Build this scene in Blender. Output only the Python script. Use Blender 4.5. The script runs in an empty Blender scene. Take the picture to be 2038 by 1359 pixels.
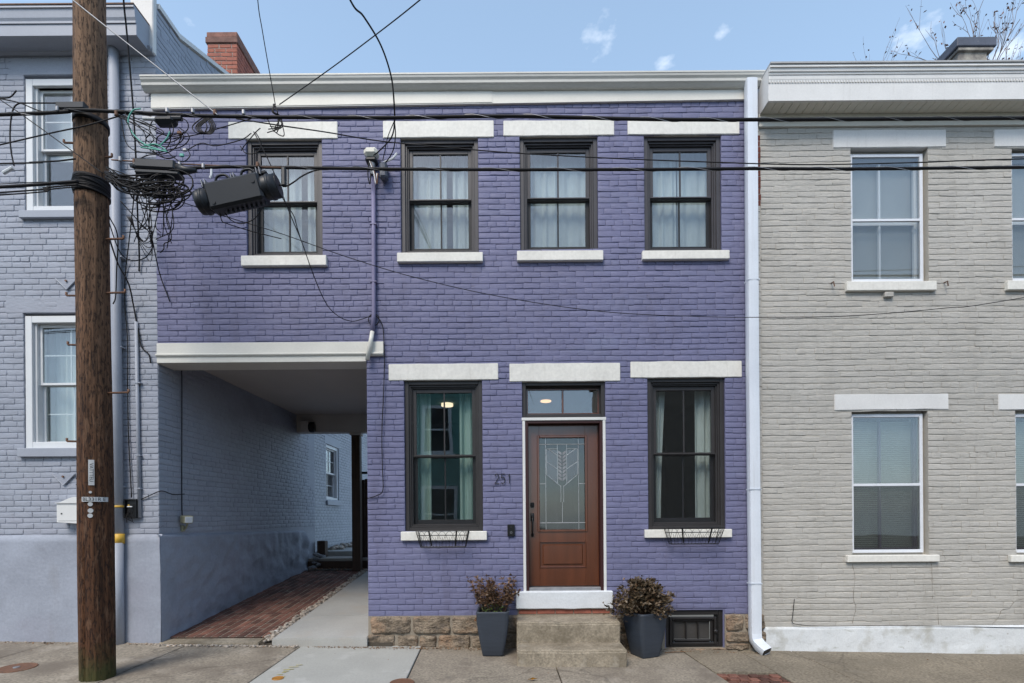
import bpy, bmesh, math, random
from mathutils import Vector, Matrix, noise as mnoise

# ------------------------------------------------------------------ camera, sky, sun, exposure
D, HC, FPX, CX, CY, ROLL = 6.2, 1.6, 998.2, 1019.0, 1030.0, 0.0075
scene = bpy.context.scene
cam_d = bpy.data.cameras.new('camera'); cam = bpy.data.objects.new('camera', cam_d)
scene.collection.objects.link(cam); scene.camera = cam
cam.location = (0, -D, HC); cam.rotation_euler = (math.pi/2, ROLL, 0)
cam_d.sensor_width = 36; cam_d.lens = 36*FPX/2038; cam_d.shift_y = (CY-679.5)/2038
cam_d.clip_start = 0.05; cam_d.clip_end = 2000

SUN_EL, SUN_AZ = math.radians(50), math.radians(205)      # azimuth from +Y clockwise: sun stands behind the camera, a little to the left
world = bpy.data.worlds.new('World'); scene.world = world; world.use_nodes = True
wn, wl = world.node_tree.nodes, world.node_tree.links
wn.clear()
w_out = wn.new('ShaderNodeOutputWorld'); w_bg = wn.new('ShaderNodeBackground')
w_sky = wn.new('ShaderNodeTexSky'); w_sky.sky_type = 'NISHITA'; w_sky.sun_disc = False
w_sky.sun_elevation = SUN_EL; w_sky.sun_rotation = SUN_AZ
w_sky.air_density = 1.0; w_sky.dust_density = 1.2; w_sky.ozone_density = 1.0; w_sky.altitude = 50
w_bg.inputs['Strength'].default_value = 0.097
wl.new(w_bg.outputs[0], w_out.inputs[0])
# broken thin cloud over the whole dome (world direction projected on a cloud deck)
tc = wn.new('ShaderNodeTexCoord'); sep = wn.new('ShaderNodeSeparateXYZ'); wl.new(tc.outputs['Generated'], sep.inputs[0])
zc = wn.new('ShaderNodeMath'); zc.operation = 'MAXIMUM'; wl.new(sep.outputs[2], zc.inputs[0]); zc.inputs[1].default_value = 0.06
dx_ = wn.new('ShaderNodeMath'); dx_.operation = 'DIVIDE'; wl.new(sep.outputs[0], dx_.inputs[0]); wl.new(zc.outputs[0], dx_.inputs[1])
dy_ = wn.new('ShaderNodeMath'); dy_.operation = 'DIVIDE'; wl.new(sep.outputs[1], dy_.inputs[0]); wl.new(zc.outputs[0], dy_.inputs[1])
cmb = wn.new('ShaderNodeCombineXYZ'); wl.new(dx_.outputs[0], cmb.inputs[0]); wl.new(dy_.outputs[0], cmb.inputs[1]); cmb.inputs[2].default_value = 3.7
n1 = wn.new('ShaderNodeTexNoise'); n1.inputs['Scale'].default_value = 3.4; n1.inputs['Detail'].default_value = 7; n1.inputs['Roughness'].default_value = 0.55
wl.new(cmb.outputs[0], n1.inputs['Vector'])
cr = wn.new('ShaderNodeValToRGB'); cr.color_ramp.elements[0].position = 0.66; cr.color_ramp.elements[1].position = 0.80
cr.color_ramp.elements[0].color = (0, 0, 0, 1); cr.color_ramp.elements[1].color = (0.75, 0.75, 0.75, 1)
wl.new(n1.outputs[0], cr.inputs[0])
# a thin veil that pales the blue everywhere, more toward the horizon
veil = wn.new('ShaderNodeMapRange'); wl.new(sep.outputs[2], veil.inputs[0])
veil.inputs[1].default_value = 0.0; veil.inputs[2].default_value = 1.0; veil.inputs[3].default_value = 0.42; veil.inputs[4].default_value = 0.16
vmix = wn.new('ShaderNodeMix'); vmix.data_type = 'RGBA'; wl.new(veil.outputs[0], vmix.inputs[0])
wl.new(w_sky.outputs[0], vmix.inputs[6]); vmix.inputs[7].default_value = (5.4, 7.7, 10.2, 1)
# three small puffs of cloud that stand in the open sky over the roofs
n2 = wn.new('ShaderNodeTexNoise'); n2.inputs['Scale'].default_value = 26; n2.inputs['Detail'].default_value = 3; n2.inputs['Roughness'].default_value = 0.6; wl.new(cmb.outputs[0], n2.inputs['Vector'])
puff = None
for (ux, uy, rr_) in ((.174, 1.045, .075), (.345, 1.108, .045), (.442, 1.037, .03)):
    vd = wn.new('ShaderNodeVectorMath'); vd.operation = 'DISTANCE'; wl.new(cmb.outputs[0], vd.inputs[0]); vd.inputs[1].default_value = (ux, uy, 3.7)
    mr = wn.new('ShaderNodeMapRange'); wl.new(vd.outputs['Value'], mr.inputs[0]); mr.inputs[1].default_value = 0; mr.inputs[2].default_value = rr_; mr.inputs[3].default_value = .22; mr.inputs[4].default_value = -.30
    ad = wn.new('ShaderNodeMath'); ad.operation = 'ADD'; wl.new(mr.outputs[0], ad.inputs[0]); wl.new(n2.outputs[0], ad.inputs[1])
    m3 = wn.new('ShaderNodeMapRange'); wl.new(ad.outputs[0], m3.inputs[0]); m3.inputs[1].default_value = .46; m3.inputs[2].default_value = .95; m3.inputs[3].default_value = 0; m3.inputs[4].default_value = .34
    if puff is None: puff = m3.outputs[0]
    else:
        mx_ = wn.new('ShaderNodeMath'); mx_.operation = 'MAXIMUM'; wl.new(puff, mx_.inputs[0]); wl.new(m3.outputs[0], mx_.inputs[1]); puff = mx_.outputs[0]
mx_ = wn.new('ShaderNodeMath'); mx_.operation = 'MAXIMUM'; wl.new(puff, mx_.inputs[0]); wl.new(cr.outputs[0], mx_.inputs[1]); cloud_fac = mx_.outputs[0]
cmix = wn.new('ShaderNodeMix'); cmix.data_type = 'RGBA'; wl.new(cloud_fac, cmix.inputs[0])
wl.new(vmix.outputs[2], cmix.inputs[6]); cmix.inputs[7].default_value = (8.6, 8.9, 9.3, 1)
wl.new(cmix.outputs[2], w_bg.inputs['Color'])

sun_d = bpy.data.lights.new('sun', 'SUN'); sun_d.energy = 1.5; sun_d.angle = math.radians(25); sun_d.color = (1.0, 0.915, 0.80)
sun = bpy.data.objects.new('sun', sun_d); scene.collection.objects.link(sun)
sv = Vector((math.sin(SUN_AZ)*math.cos(SUN_EL), math.cos(SUN_AZ)*math.cos(SUN_EL), math.sin(SUN_EL)))
sun.location = sv*40; sun.rotation_euler = (-sv).to_track_quat('-Z', 'Y').to_euler()

vs = scene.view_settings; vs.view_transform = 'Standard'; vs.look = 'None'; vs.gamma = 1.0; vs.use_curve_mapping = False
vs.exposure = 1.0
scene.render.engine = 'CYCLES'
scene.cycles.use_denoising = True; scene.cycles.max_bounces = 10; scene.cycles.diffuse_bounces = 3; scene.cycles.transparent_max_bounces = 16
scene.cycles.sample_clamp_indirect = 6.0; scene.cycles.caustics_reflective = False; scene.cycles.caustics_refractive = False

# ------------------------------------------------------------------ helpers
C = scene.collection
S = FPX/D                                   # photo pixels per metre on the house fronts
SR, CR = math.sin(ROLL), math.cos(ROLL)
def W(px, py, Y=0.0):                       # a point of the photograph that lies at depth Y -> its place in metres
    a, b = px-CX, py-CY
    dx, dy = a*CR-b*SR, a*SR+b*CR
    k = (D+Y)/FPX
    return Vector((dx*k, Y, HC-dy*k))
def rect(px0, py0, px1, py1, Y=0.0):        # X0, X1, Z0, Z1
    c = W((px0+px1)/2, (py0+py1)/2, Y); k = (D+Y)/FPX
    hw, hh = (px1-px0)*k/2, (py1-py0)*k/2
    return c.x-hw, c.x+hw, c.z-hh, c.z+hh
def G(x, y): return -0.02*x+0.02*min(y, 0)  # the pavement falls to the street and along it
def GP(px, py):                             # photo point on the pavement
    a, b = px-CX, py-CY
    dx, dy = a*CR-b*SR, a*SR+b*CR
    t = (HC+0.02*D)/(dy/FPX-0.02*dx/FPX+0.02)
    x, y = t*dx/FPX, t-D
    return Vector((x, y, G(x, y)))
def in_view(p, m=20):
    d = p[1]+D
    if d < .1: return None
    dx, dy = p[0]*FPX/d, (HC-p[2])*FPX/d
    a, b = dx*CR+dy*SR, -dx*SR+dy*CR
    x, y = CX+a, CY+b
    return (x, y) if -m < x < 2038+m and -m < y < 1359+m else None

def link(o, parent=None):
    C.objects.link(o)
    if parent is not None: o.parent = parent
    return o
def tag(o, label=None, cat=None, group=None, kind=None):
    if label: o['label'] = label
    if cat: o['category'] = cat
    if group: o['group'] = group
    if kind: o['kind'] = kind
    return o
def empty(name, label, cat, group=None, loc=(0, 0, 0)):
    o = bpy.data.objects.new(name, None); o.empty_display_size = .2; C.objects.link(o); o.location = loc
    return tag(o, label, cat, group)

class MB:
    """collects geometry for one mesh"""
    def __init__(s): s.v = []; s.f = []
    def add(s, vs_, fs):
        n = len(s.v); s.v += [tuple(v) for v in vs_]; s.f += [tuple(i+n for i in f) for f in fs]; return s
    def box(s, x0, x1, y0, y1, z0, z1, c=0.0):
        if x1 < x0: x0, x1 = x1, x0
        if y1 < y0: y0, y1 = y1, y0
        if z1 < z0: z0, z1 = z1, z0
        if c <= 0:
            return s.add([(x0,y0,z0),(x1,y0,z0),(x1,y1,z0),(x0,y1,z0),(x0,y0,z1),(x1,y0,z1),(x1,y1,z1),(x0,y1,z1)],
                         [(0,3,2,1),(4,5,6,7),(0,1,5,4),(1,2,6,5),(2,3,7,6),(3,0,4,7)])
        c = min(c, (x1-x0)*.45, (y1-y0)*.45, (z1-z0)*.45)
        bm = bmesh.new(); bmesh.ops.create_cube(bm, size=1)
        bmesh.ops.scale(bm, vec=(x1-x0, y1-y0, z1-z0), verts=bm.verts)
        bmesh.ops.translate(bm, vec=((x0+x1)/2, (y0+y1)/2, (z0+z1)/2), verts=bm.verts)
        bmesh.ops.bevel(bm, geom=bm.edges[:], offset=c, segments=1, affect='EDGES', clamp_overlap=True)
        s.bm(bm); return s
    def bm(s, bm):
        bm.verts.index_update()
        s.add([v.co[:] for v in bm.verts], [[v.index for v in f.verts] for f in bm.faces]); bm.free(); return s
    def ring(s, x0, x1, z0, z1, w, y0, y1, c=0.0, wt=None, wb=None):   # a rectangular frame of four members
        wt = w if wt is None else wt; wb = w if wb is None else wb
        s.box(x0, x0+w, y0, y1, z0, z1, c); s.box(x1-w, x1, y0, y1, z0, z1, c)
        s.box(x0+w, x1-w, y0+.0006, y1, z1-wt, z1-.0004, c); s.box(x0+w, x1-w, y0+.0006, y1, z0+.0004, z0+wb, c); return s
    def quad(s, a, b, c, d): return s.add([a, b, c, d], [(0, 1, 2, 3)])
    def tube(s, pts, r, n=6, cap=True):
        pts = [Vector(p) for p in pts]; m = len(pts); base = len(s.v)
        up = Vector((0, 0, 1)); prev = None
        for i, p in enumerate(pts):
            t = (pts[min(i+1, m-1)]-pts[max(i-1, 0)])
            if t.length < 1e-9: t = Vector((1, 0, 0))
            t.normalize()
            if prev is None: a = t.cross(up if abs(t.z) < .9 else Vector((1, 0, 0)))
            else: a = prev-t*prev.dot(t)
            if a.length < 1e-6: a = t.cross(Vector((.3, 1, .2)))
            a.normalize(); prev = a; b = t.cross(a)
            rr = r[i] if isinstance(r, (list, tuple)) else r
            for k in range(n):
                an = 2*math.pi*k/n; s.v.append(tuple(p+(a*math.cos(an)+b*math.sin(an))*rr))
        for i in range(m-1):
            for k in range(n):
                k2 = (k+1) % n
                s.f.append((base+i*n+k, base+i*n+k2, base+(i+1)*n+k2, base+(i+1)*n+k))
        if cap:
            s.f.append(tuple(base+k for k in range(n))[::-1]); s.f.append(tuple(base+(m-1)*n+k for k in range(n)))
        return s
    def lathe(s, prof, n=24, center=(0, 0, 0)):       # prof: (r, z) bottom to top round a vertical axis
        b = len(s.v); cx, cy, cz = center
        for r, z in prof:
            for k in range(n):
                a = 2*math.pi*k/n; s.v.append((cx+r*math.cos(a), cy+r*math.sin(a), cz+z))
        for i in range(len(prof)-1):
            for k in range(n):
                k2 = (k+1) % n; s.f.append((b+i*n+k, b+i*n+k2, b+(i+1)*n+k2, b+(i+1)*n+k))
        s.f.append(tuple(b+k for k in range(n))[::-1]); s.f.append(tuple(b+(len(prof)-1)*n+k for k in range(n)))
        return s
    def prism(s, prof, x0, x1):                       # closed (y, z) outline drawn out along X
        n = len(prof); b = len(s.v)
        s.v += [(x0, y, z) for y, z in prof]+[(x1, y, z) for y, z in prof]
        area = sum(prof[i][0]*prof[(i+1) % n][1]-prof[(i+1) % n][0]*prof[i][1] for i in range(n))
        for i in range(n):
            j = (i+1) % n
            f = (b+i, b+j, b+n+j, b+n+i)
            s.f.append(f if area < 0 else f[::-1])
        f0 = tuple(b+i for i in range(n)); f1 = tuple(b+n+i for i in range(n))
        s.f.append(f0 if area > 0 else f0[::-1]); s.f[-1] = s.f[-1][::-1]
        s.f.append(f1 if area > 0 else f1[::-1])
        return s
    def poly(s, pts, y0, y1):                         # closed (x, z) outline drawn out along Y (y0 front)
        n = len(pts); b = len(s.v)
        s.v += [(x, y0, z) for x, z in pts]+[(x, y1, z) for x, z in pts]
        s.f.append(tuple(b+i for i in range(n))); s.f.append(tuple(b+n+i for i in range(n))[::-1])
        for i in range(n):
            j = (i+1) % n; s.f.append((b+j, b+i, b+n+i, b+n+j))
        return s
    def build(s, name, mat, parent=None, smooth=False, loc=None, rot=None):
        me = bpy.data.meshes.new(name); me.from_pydata(s.v, [], s.f); me.update()
        if smooth: me.polygons.foreach_set('use_smooth', [True]*len(me.polygons))
        if mat is not None: me.materials.append(mat)
        o = bpy.data.objects.new(name, me); link(o, parent)
        if loc is not None: o.location = loc
        if rot is not None: o.rotation_euler = rot
        return o

def fixn(o):                                          # consistent outward normals
    bm = bmesh.new(); bm.from_mesh(o.data); bmesh.ops.recalc_face_normals(bm, faces=bm.faces); bm.to_mesh(o.data); bm.free(); return o
def spline(P, n=8):                                   # smooth curve through points
    P = [Vector(p) for p in P]
    if len(P) < 3: return P
    Q = [P[0]*2-P[1]]+P+[P[-1]*2-P[-2]]; out = []
    for i in range(1, len(Q)-2):
        a, b, c, d = Q[i-1:i+3]
        for k in range(n):
            t = k/n
            out.append(.5*((2*b)+(c-a)*t+(2*a-5*b+4*c-d)*t*t+(3*b-a-3*c+d)*t**3))
    out.append(P[-1]); return out

# ------------------------------------------------------------------ materials
def _mix(nt, fac, a, b):
    m = nt.nodes.new('ShaderNodeMix'); m.data_type = 'RGBA'
    for sock, val in ((m.inputs[0], fac), (m.inputs[6], a), (m.inputs[7], b)):
        if hasattr(val, 'is_linked') or hasattr(val, 'links'): nt.links.new(val, sock)
        elif isinstance(val, (tuple, list)): sock.default_value = (*val[:3], 1)
        else: sock.default_value = val
    return m.outputs[2]
def _noise(nt, vec, scale, detail=4, rough=.55):
    n = nt.nodes.new('ShaderNodeTexNoise'); n.inputs['Scale'].default_value = scale; n.inputs['Detail'].default_value = detail
    n.inputs['Roughness'].default_value = rough; nt.links.new(vec, n.inputs['Vector']); return n.outputs[0]
def _map(nt, vec, scale):
    m = nt.nodes.new('ShaderNodeMapping'); m.inputs['Scale'].default_value = scale; nt.links.new(vec, m.inputs['Vector']); return m.outputs[0]
def _ramp(nt, fac, lo, hi):
    r = nt.nodes.new('ShaderNodeMapRange'); nt.links.new(fac, r.inputs[0])
    r.inputs[1].default_value = lo; r.inputs[2].default_value = hi; r.inputs[3].default_value = 0; r.inputs[4].default_value = 1
    return r.outputs[0]
def mat(name, col, rough=.7, var=.12, vscale=3.0, stretch=(1, 1, 1), fine=.06, fscale=60, bump=.0, bscale=60, bdist=.004, bump2=0., b2scale=10,
        metallic=0., spec=.4, stains=(), coord='Position', coat=0., rand=0., cracks=0.):
    m = bpy.data.materials.new(name); m.use_nodes = True; nt = m.node_tree; nt.nodes.clear()
    out = nt.nodes.new('ShaderNodeOutputMaterial'); p = nt.nodes.new('ShaderNodeBsdfPrincipled'); nt.links.new(p.outputs[0], out.inputs[0])
    if coord == 'Position': vec = nt.nodes.new('ShaderNodeNewGeometry').outputs['Position']
    else: vec = nt.nodes.new('ShaderNodeTexCoord').outputs['Object']
    sv_ = _map(nt, vec, stretch)
    c = tuple(col)
    lo = tuple(max(0, x*(1-var)) for x in c); hi = tuple(min(1, x*(1+var)) for x in c)
    cur = _mix(nt, _ramp(nt, _noise(nt, sv_, vscale, 5), .3, .7), lo, hi)
    if fine > 0:
        f = _ramp(nt, _noise(nt, sv_, fscale, 3, .6), .3, .7)
        dk = nt.nodes.new('ShaderNodeMix'); dk.data_type = 'RGBA'; dk.blend_type = 'MULTIPLY'; dk.inputs[0].default_value = 1
        nt.links.new(cur, dk.inputs[6])
        g = _mix(nt, f, (1-fine*2,)*3, (1+fine*.6,)*3); nt.links.new(g, dk.inputs[7]); cur = dk.outputs[2]
    for st in stains:                                  # (colour, scale, lo, hi, strength[, stretch])
        v2 = _map(nt, vec, st[5]) if len(st) > 5 else sv_
        fac = _ramp(nt, _noise(nt, v2, st[1], 6, .6), st[2], st[3])
        mu = nt.nodes.new('ShaderNodeMath'); mu.operation = 'MULTIPLY'; nt.links.new(fac, mu.inputs[0]); mu.inputs[1].default_value = st[4]
        cur = _mix(nt, mu.outputs[0], cur, st[0])
    if cracks > 0:                                     # thin wandering hairline cracks
        dn = nt.nodes.new('ShaderNodeTexNoise'); dn.inputs['Scale'].default_value = 3; dn.inputs['Detail'].default_value = 5; nt.links.new(vec, dn.inputs['Vector'])
        va = nt.nodes.new('ShaderNodeVectorMath'); va.operation = 'MULTIPLY_ADD'; nt.links.new(dn.outputs[1], va.inputs[0]); va.inputs[1].default_value = (.5, .5, .5); nt.links.new(vec, va.inputs[2])
        vo = nt.nodes.new('ShaderNodeTexVoronoi'); vo.feature = 'DISTANCE_TO_EDGE'; vo.inputs['Scale'].default_value = .42; nt.links.new(va.outputs[0], vo.inputs['Vector'])
        mrc = nt.nodes.new('ShaderNodeMapRange'); nt.links.new(vo.outputs[0], mrc.inputs[0]); mrc.inputs[1].default_value = .002; mrc.inputs[2].default_value = .009; mrc.inputs[3].default_value = cracks; mrc.inputs[4].default_value = 0
        cur = _mix(nt, mrc.outputs[0], cur, (.06, .05, .04))
    if rand > 0:
        oi = nt.nodes.new('ShaderNodeObjectInfo'); rm = _mix(nt, oi.outputs['Random'], (1-rand,)*3, (1+rand, 1+rand*.8, 1+rand*.7))
        dk = nt.nodes.new('ShaderNodeMix'); dk.data_type = 'RGBA'; dk.blend_type = 'MULTIPLY'; dk.inputs[0].default_value = 1
        nt.links.new(cur, dk.inputs[6]); nt.links.new(rm, dk.inputs[7]); cur = dk.outputs[2]
    nt.links.new(cur, p.inputs['Base Color'])
    p.inputs['Roughness'].default_value = rough; p.inputs['Metallic'].default_value = metallic
    p.inputs['Specular IOR Level'].default_value = spec
    if coat: p.inputs['Coat Weight'].default_value = coat; p.inputs['Coat Roughness'].default_value = .15
    nrm = None
    if bump > 0 or bump2 > 0:
        b = nt.nodes.new('ShaderNodeBump'); b.inputs['Strength'].default_value = bump; b.inputs['Distance'].default_value = bdist
        nt.links.new(_noise(nt, sv_, bscale, 4, .6), b.inputs['Height']); nrm = b
        if bump2 > 0:
            b2 = nt.nodes.new('ShaderNodeBump'); b2.inputs['Strength'].default_value = bump2; b2.inputs['Distance'].default_value = bdist*4
            nt.links.new(_noise(nt, sv_, b2scale, 4, .55), b2.inputs['Height']); nt.links.new(b.outputs[0], b2.inputs['Normal']); nrm = b2
        nt.links.new(nrm.outputs[0], p.inputs['Normal'])
    return m
def glass_mat(name, ior=1.75, tint=(1, 1, 1), wob=.0, rough=0.0):
    m = bpy.data.materials.new(name); m.use_nodes = True; nt = m.node_tree; nt.nodes.clear()
    out = nt.nodes.new('ShaderNodeOutputMaterial'); mx = nt.nodes.new('ShaderNodeMixShader')
    tr = nt.nodes.new('ShaderNodeBsdfTransparent'); tr.inputs[0].default_value = (*tint, 1)
    gl = nt.nodes.new('ShaderNodeBsdfGlossy'); gl.inputs['Roughness'].default_value = rough
    lw = nt.nodes.new('ShaderNodeLayerWeight'); lw.inputs[0].default_value = .5      # Schlick reflectance
    pw = nt.nodes.new('ShaderNodeMath'); pw.operation = 'POWER'; nt.links.new(lw.outputs['Facing'], pw.inputs[0]); pw.inputs[1].default_value = 5
    fr = nt.nodes.new('ShaderNodeMath'); fr.operation = 'MULTIPLY_ADD'; nt.links.new(pw.outputs[0], fr.inputs[0])
    f0 = ((ior-1)/(ior+1))**2; fr.inputs[1].default_value = 1-f0; fr.inputs[2].default_value = f0
    nt.links.new(fr.outputs[0], mx.inputs[0]); nt.links.new(tr.outputs[0], mx.inputs[1]); nt.links.new(gl.outputs[0], mx.inputs[2])
    nt.links.new(mx.outputs[0], out.inputs[0])
    if wob > 0:
        vec = nt.nodes.new('ShaderNodeNewGeometry').outputs['Position']
        b = nt.nodes.new('ShaderNodeBump'); b.inputs['Strength'].default_value = wob; b.inputs['Distance'].default_value = .01
        nt.links.new(_noise(nt, vec, 2.2, 1), b.inputs['Height']); nt.links.new(b.outputs[0], gl.inputs['Normal'])
    return m
def screen_mat(name, cover=.42):
    m = bpy.data.materials.new(name); m.use_nodes = True; nt = m.node_tree; nt.nodes.clear()
    out = nt.nodes.new('ShaderNodeOutputMaterial'); mx = nt.nodes.new('ShaderNodeMixShader'); mx.inputs[0].default_value = cover
    tr = nt.nodes.new('ShaderNodeBsdfTransparent'); d = nt.nodes.new('ShaderNodeBsdfDiffuse'); d.inputs[0].default_value = (.03, .032, .033, 1)
    nt.links.new(tr.outputs[0], mx.inputs[1]); nt.links.new(d.outputs[0], mx.inputs[2]); nt.links.new(mx.outputs[0], out.inputs[0]); return m
def cloth_mat(name, col, trans=.5):
    m = bpy.data.materials.new(name); m.use_nodes = True; nt = m.node_tree; nt.nodes.clear()
    out = nt.nodes.new('ShaderNodeOutputMaterial'); mx = nt.nodes.new('ShaderNodeMixShader'); mx.inputs[0].default_value = trans
    d = nt.nodes.new('ShaderNodeBsdfDiffuse'); t = nt.nodes.new('ShaderNodeBsdfTranslucent')
    vec = nt.nodes.new('ShaderNodeNewGeometry').outputs['Position']
    c = _mix(nt, _ramp(nt, _noise(nt, _map(nt, vec, (1, 1, .3)), 14, 3), .3, .7), tuple(x*.9 for x in col), tuple(min(1, x*1.06) for x in col))
    nt.links.new(c, d.inputs[0]); nt.links.new(c, t.inputs[0])
    nt.links.new(d.outputs[0], mx.inputs[1]); nt.links.new(t.outputs[0], mx.inputs[2]); nt.links.new(mx.outputs[0], out.inputs[0]); return m
def emit_mat(name, col, strength):
    m = bpy.data.materials.new(name); m.use_nodes = True; nt = m.node_tree; nt.nodes.clear()
    out = nt.nodes.new('ShaderNodeOutputMaterial'); e = nt.nodes.new('ShaderNodeEmission')
    e.inputs[0].default_value = (*col, 1); e.inputs[1].default_value = strength; nt.links.new(e.outputs[0], out.inputs[0]); return m

M = {}
M['purple'] = mat('purple_brick_paint', (.155, .158, .266), .62, .09, 1.2, (1, 1, 2.6), .05, 40, .35, 75, .003, .5, 12,
                  stains=(((.18, .20, .31), 1.3, .55, .74, .5), ((.10, .092, .16), 2.6, .62, .80, .35), ((.055, .035, .055), 26, .74, .80, .8), ((.05, .04, .065), 8, .655, .70, .75, (1, 1, 6)), ((.23, .235, .33), 3, .60, .80, .3, (6, 6, .5)), ((.085, .08, .13), 1.1, .54, .72, .4, (3, 3, .8))))
M['purple_mortar'] = mat('purple_joint_paint', (.147, .15, .254), .7, .12, 2.2, (1, 1, 1), .06, 40, .5, 60, .004)
M['bluegrey'] = mat('blue_grey_brick_paint', (.33, .352, .41), .62, .09, 2.0, (1, 1, 2), .05, 40, .35, 70, .003, .4, 14,
                    stains=(((.34, .33, .39), .9, .5, .75, .4), ((.10, .10, .12), 22, .74, .80, .7), ((.12, .12, .14), 8, .66, .70, .7, (1, 1, 6)), ((.22, .23, .26), 1.2, .60, .78, .35, (4, 4, .7))))
M['bluegrey_stucco'] = mat('blue_grey_stucco', (.305, .33, .39), .7, .10, 1.4, (1, 1, 1), .05, 30, .35, 45, .004, .5, 7,
                           stains=(((.31, .30, .37), .8, .5, .75, .5), ((.19, .20, .23), 2.5, .58, .76, .5), ((.20, .19, .18), 1.6, .58, .75, .35, (2.5, 2.5, .5))))
M['bluegrey_trim'] = mat('blue_grey_trim_paint', (.34, .362, .415), .5, .06, 2, fine=.03, bump=.12, bscale=30)
M['beige'] = mat('beige_brick_paint', (.445, .425, .388), .66, .08, 1.2, (1, 1, 3.2), .07, 30, .5, 60, .004, .55, 9,
                 stains=(((.50, .48, .45), .8, .5, .75, .5), ((.30, .27, .23), 2.2, .62, .82, .4), ((.20, .13, .10), 17, .765, .80, .8), ((.75, .72, .68), 24, .75, .79, .8), ((.20, .17, .14), 8, .655, .70, .7, (1, 1, 5)), ((.31, .29, .26), 1.2, .53, .70, .4, (3, 3, .6))))
M['beige_mortar'] = mat('beige_joint_paint', (.45, .42, .37), .7, .1, 2, fine=.06, bump=.5, bscale=50)
M['white_stone'] = mat('white_painted_stone', (.73, .71, .655), .55, .06, 3, fine=.05, fscale=25, bump=.3, bscale=40, bump2=.2, b2scale=6, stains=(((.46, .43, .37), 3, .57, .78, .35, (9, 9, .7)), ((.40, .36, .30), 2.2, .64, .78, .3)))
M['white_trim'] = mat('white_trim_paint', (.68, .66, .60), .45, .05, 2.5, (1, 1, 3), .03, 30, .1, 40, stains=(((.55, .53, .48), 2.5, .6, .85, .35),))
M['gutter'] = mat('aged_white_gutter', (.60, .585, .54), .45, .07, 2, (.6, 1, 6), .05, 30, .05, 40, stains=(((.40, .38, .33), 3, .55, .8, .4, (.5, 1, 7)), ((.35, .33, .3), 8, .62, .8, .35, (8, 1, .4))))
M['downspout'] = mat('white_aluminium_downspout', (.66, .70, .76), .35, .04, 3, fine=.02, bump=.03, bscale=20, stains=(((.42, .42, .42), 2.5, .55, .8, .4, (9, 9, .5)), ((.35, .34, .33), 20, .68, .74, .5)))
M['white_cornice'] = mat('white_cornice_paint', (.69, .68, .66), .5, .05, 3, fine=.03, bump=.2, bscale=25, bump2=.15, b2scale=5, stains=(((.48, .46, .43), 3, .58, .80, .4, (7, 7, .8)), ((.36, .27, .20), 15, .71, .75, .7)))
M['white_base'] = mat('white_flaking_base_paint', (.66, .68, .69), .6, .05, 2, fine=.05, bump=.5, bscale=30, bump2=.7, b2scale=7,
                      stains=(((.40, .39, .35), 2.6, .54, .66, .8), ((.22, .17, .13), 11, .66, .74, .7), ((.30, .31, .25), 5, .60, .72, .6, (1, 1, 3))))
M['soffit'] = mat('cream_soffit', (.68, .655, .57), .5, .04, 3, fine=.03)
M['bronze'] = mat('dark_bronze_frame', (.052, .048, .052), .42, .12, 5, fine=.04, bump=.05, bscale=60)
M['bronze_low'] = mat('dark_brown_black_frame', (.034, .031, .031), .42, .12, 5, fine=.04, bump=.05, bscale=60)
M['screen'] = mat('black_sash', (.018, .018, .020), .45, .1, 5, fine=.0)
M['vinyl'] = mat('white_vinyl_frame', (.70, .71, .715), .35, .03, 3, fine=.02)
M['alum'] = mat('white_aluminium_storm_frame', (.70, .72, .76), .3, .05, 3, fine=.02)
M['glass'] = glass_mat('window_glass', 2.1, (.965, .98, .98), .0)
M['glass_low'] = glass_mat('window_glass_wavy', 2.15, (.94, .965, .955), .08)
M['door'] = mat('stained_door_wood', (.100, .030, .011), .22, .18, 1.4, (6, 6, .7), .06, 50, .06, 40, coat=.9)
M['door_frame'] = mat('dark_red_brown_door_frame', (.042, .014, .013), .38, .1, 3, fine=.03)
M['trim_white'] = mat('white_door_trim', (.66, .66, .64), .5, .05, 4, fine=.03)
M['black'] = mat('black_metal', (.012, .012, .013), .4, .1, 8, fine=.0, metallic=.3)
M['cable'] = mat('black_cable_jacket', (.009, .008, .009), .6, .2, 6, fine=.0, spec=.25)
M['closure'] = mat('black_splice_plastic', (.014, .0155, .019), .45, .15, 4, fine=.05, fscale=30, bump=.05, bscale=30)
M['steel'] = mat('galvanised_steel', (.30, .30, .31), .5, .2, 8, fine=.05, metallic=.6)
M['rust'] = mat('rusted_iron', (.17, .085, .05), .7, .25, 9, fine=.1, bump=.3, bscale=50, coord='Object', stains=(((.07, .05, .045), 12, .5, .7, .7),))
M['green_wire'] = mat('green_wire', (.10, .38, .30), .45, .05, 8, fine=0)
M['stone'] = mat('sandstone_foundation', (.26, .205, .15), .9, .35, 5, (1, 1, 1.6), .25, 45, 1.0, 40, .012, 1.0, 12,
                 stains=(((.34, .22, .14), 3.2, .52, .66, .7), ((.085, .07, .06), 9, .54, .68, .75), ((.45, .42, .36), 5, .62, .78, .4)))
M['mortar'] = mat('grey_tan_mortar', (.28, .24, .19), .9, .15, 4, fine=.1, bump=.7, bscale=40, bdist=.006)
M['step'] = mat('old_concrete_step', (.345, .295, .225), .88, .2, 2.6, fine=.2, fscale=42, bump=.6, bscale=120, bdist=.003, bump2=.4, b2scale=10,
                stains=(((.12, .098, .066), 2.4, .46, .66, .75), ((.40, .36, .30), 5, .58, .72, .5), ((.09, .08, .06), 7, .60, .70, .5)))
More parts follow.
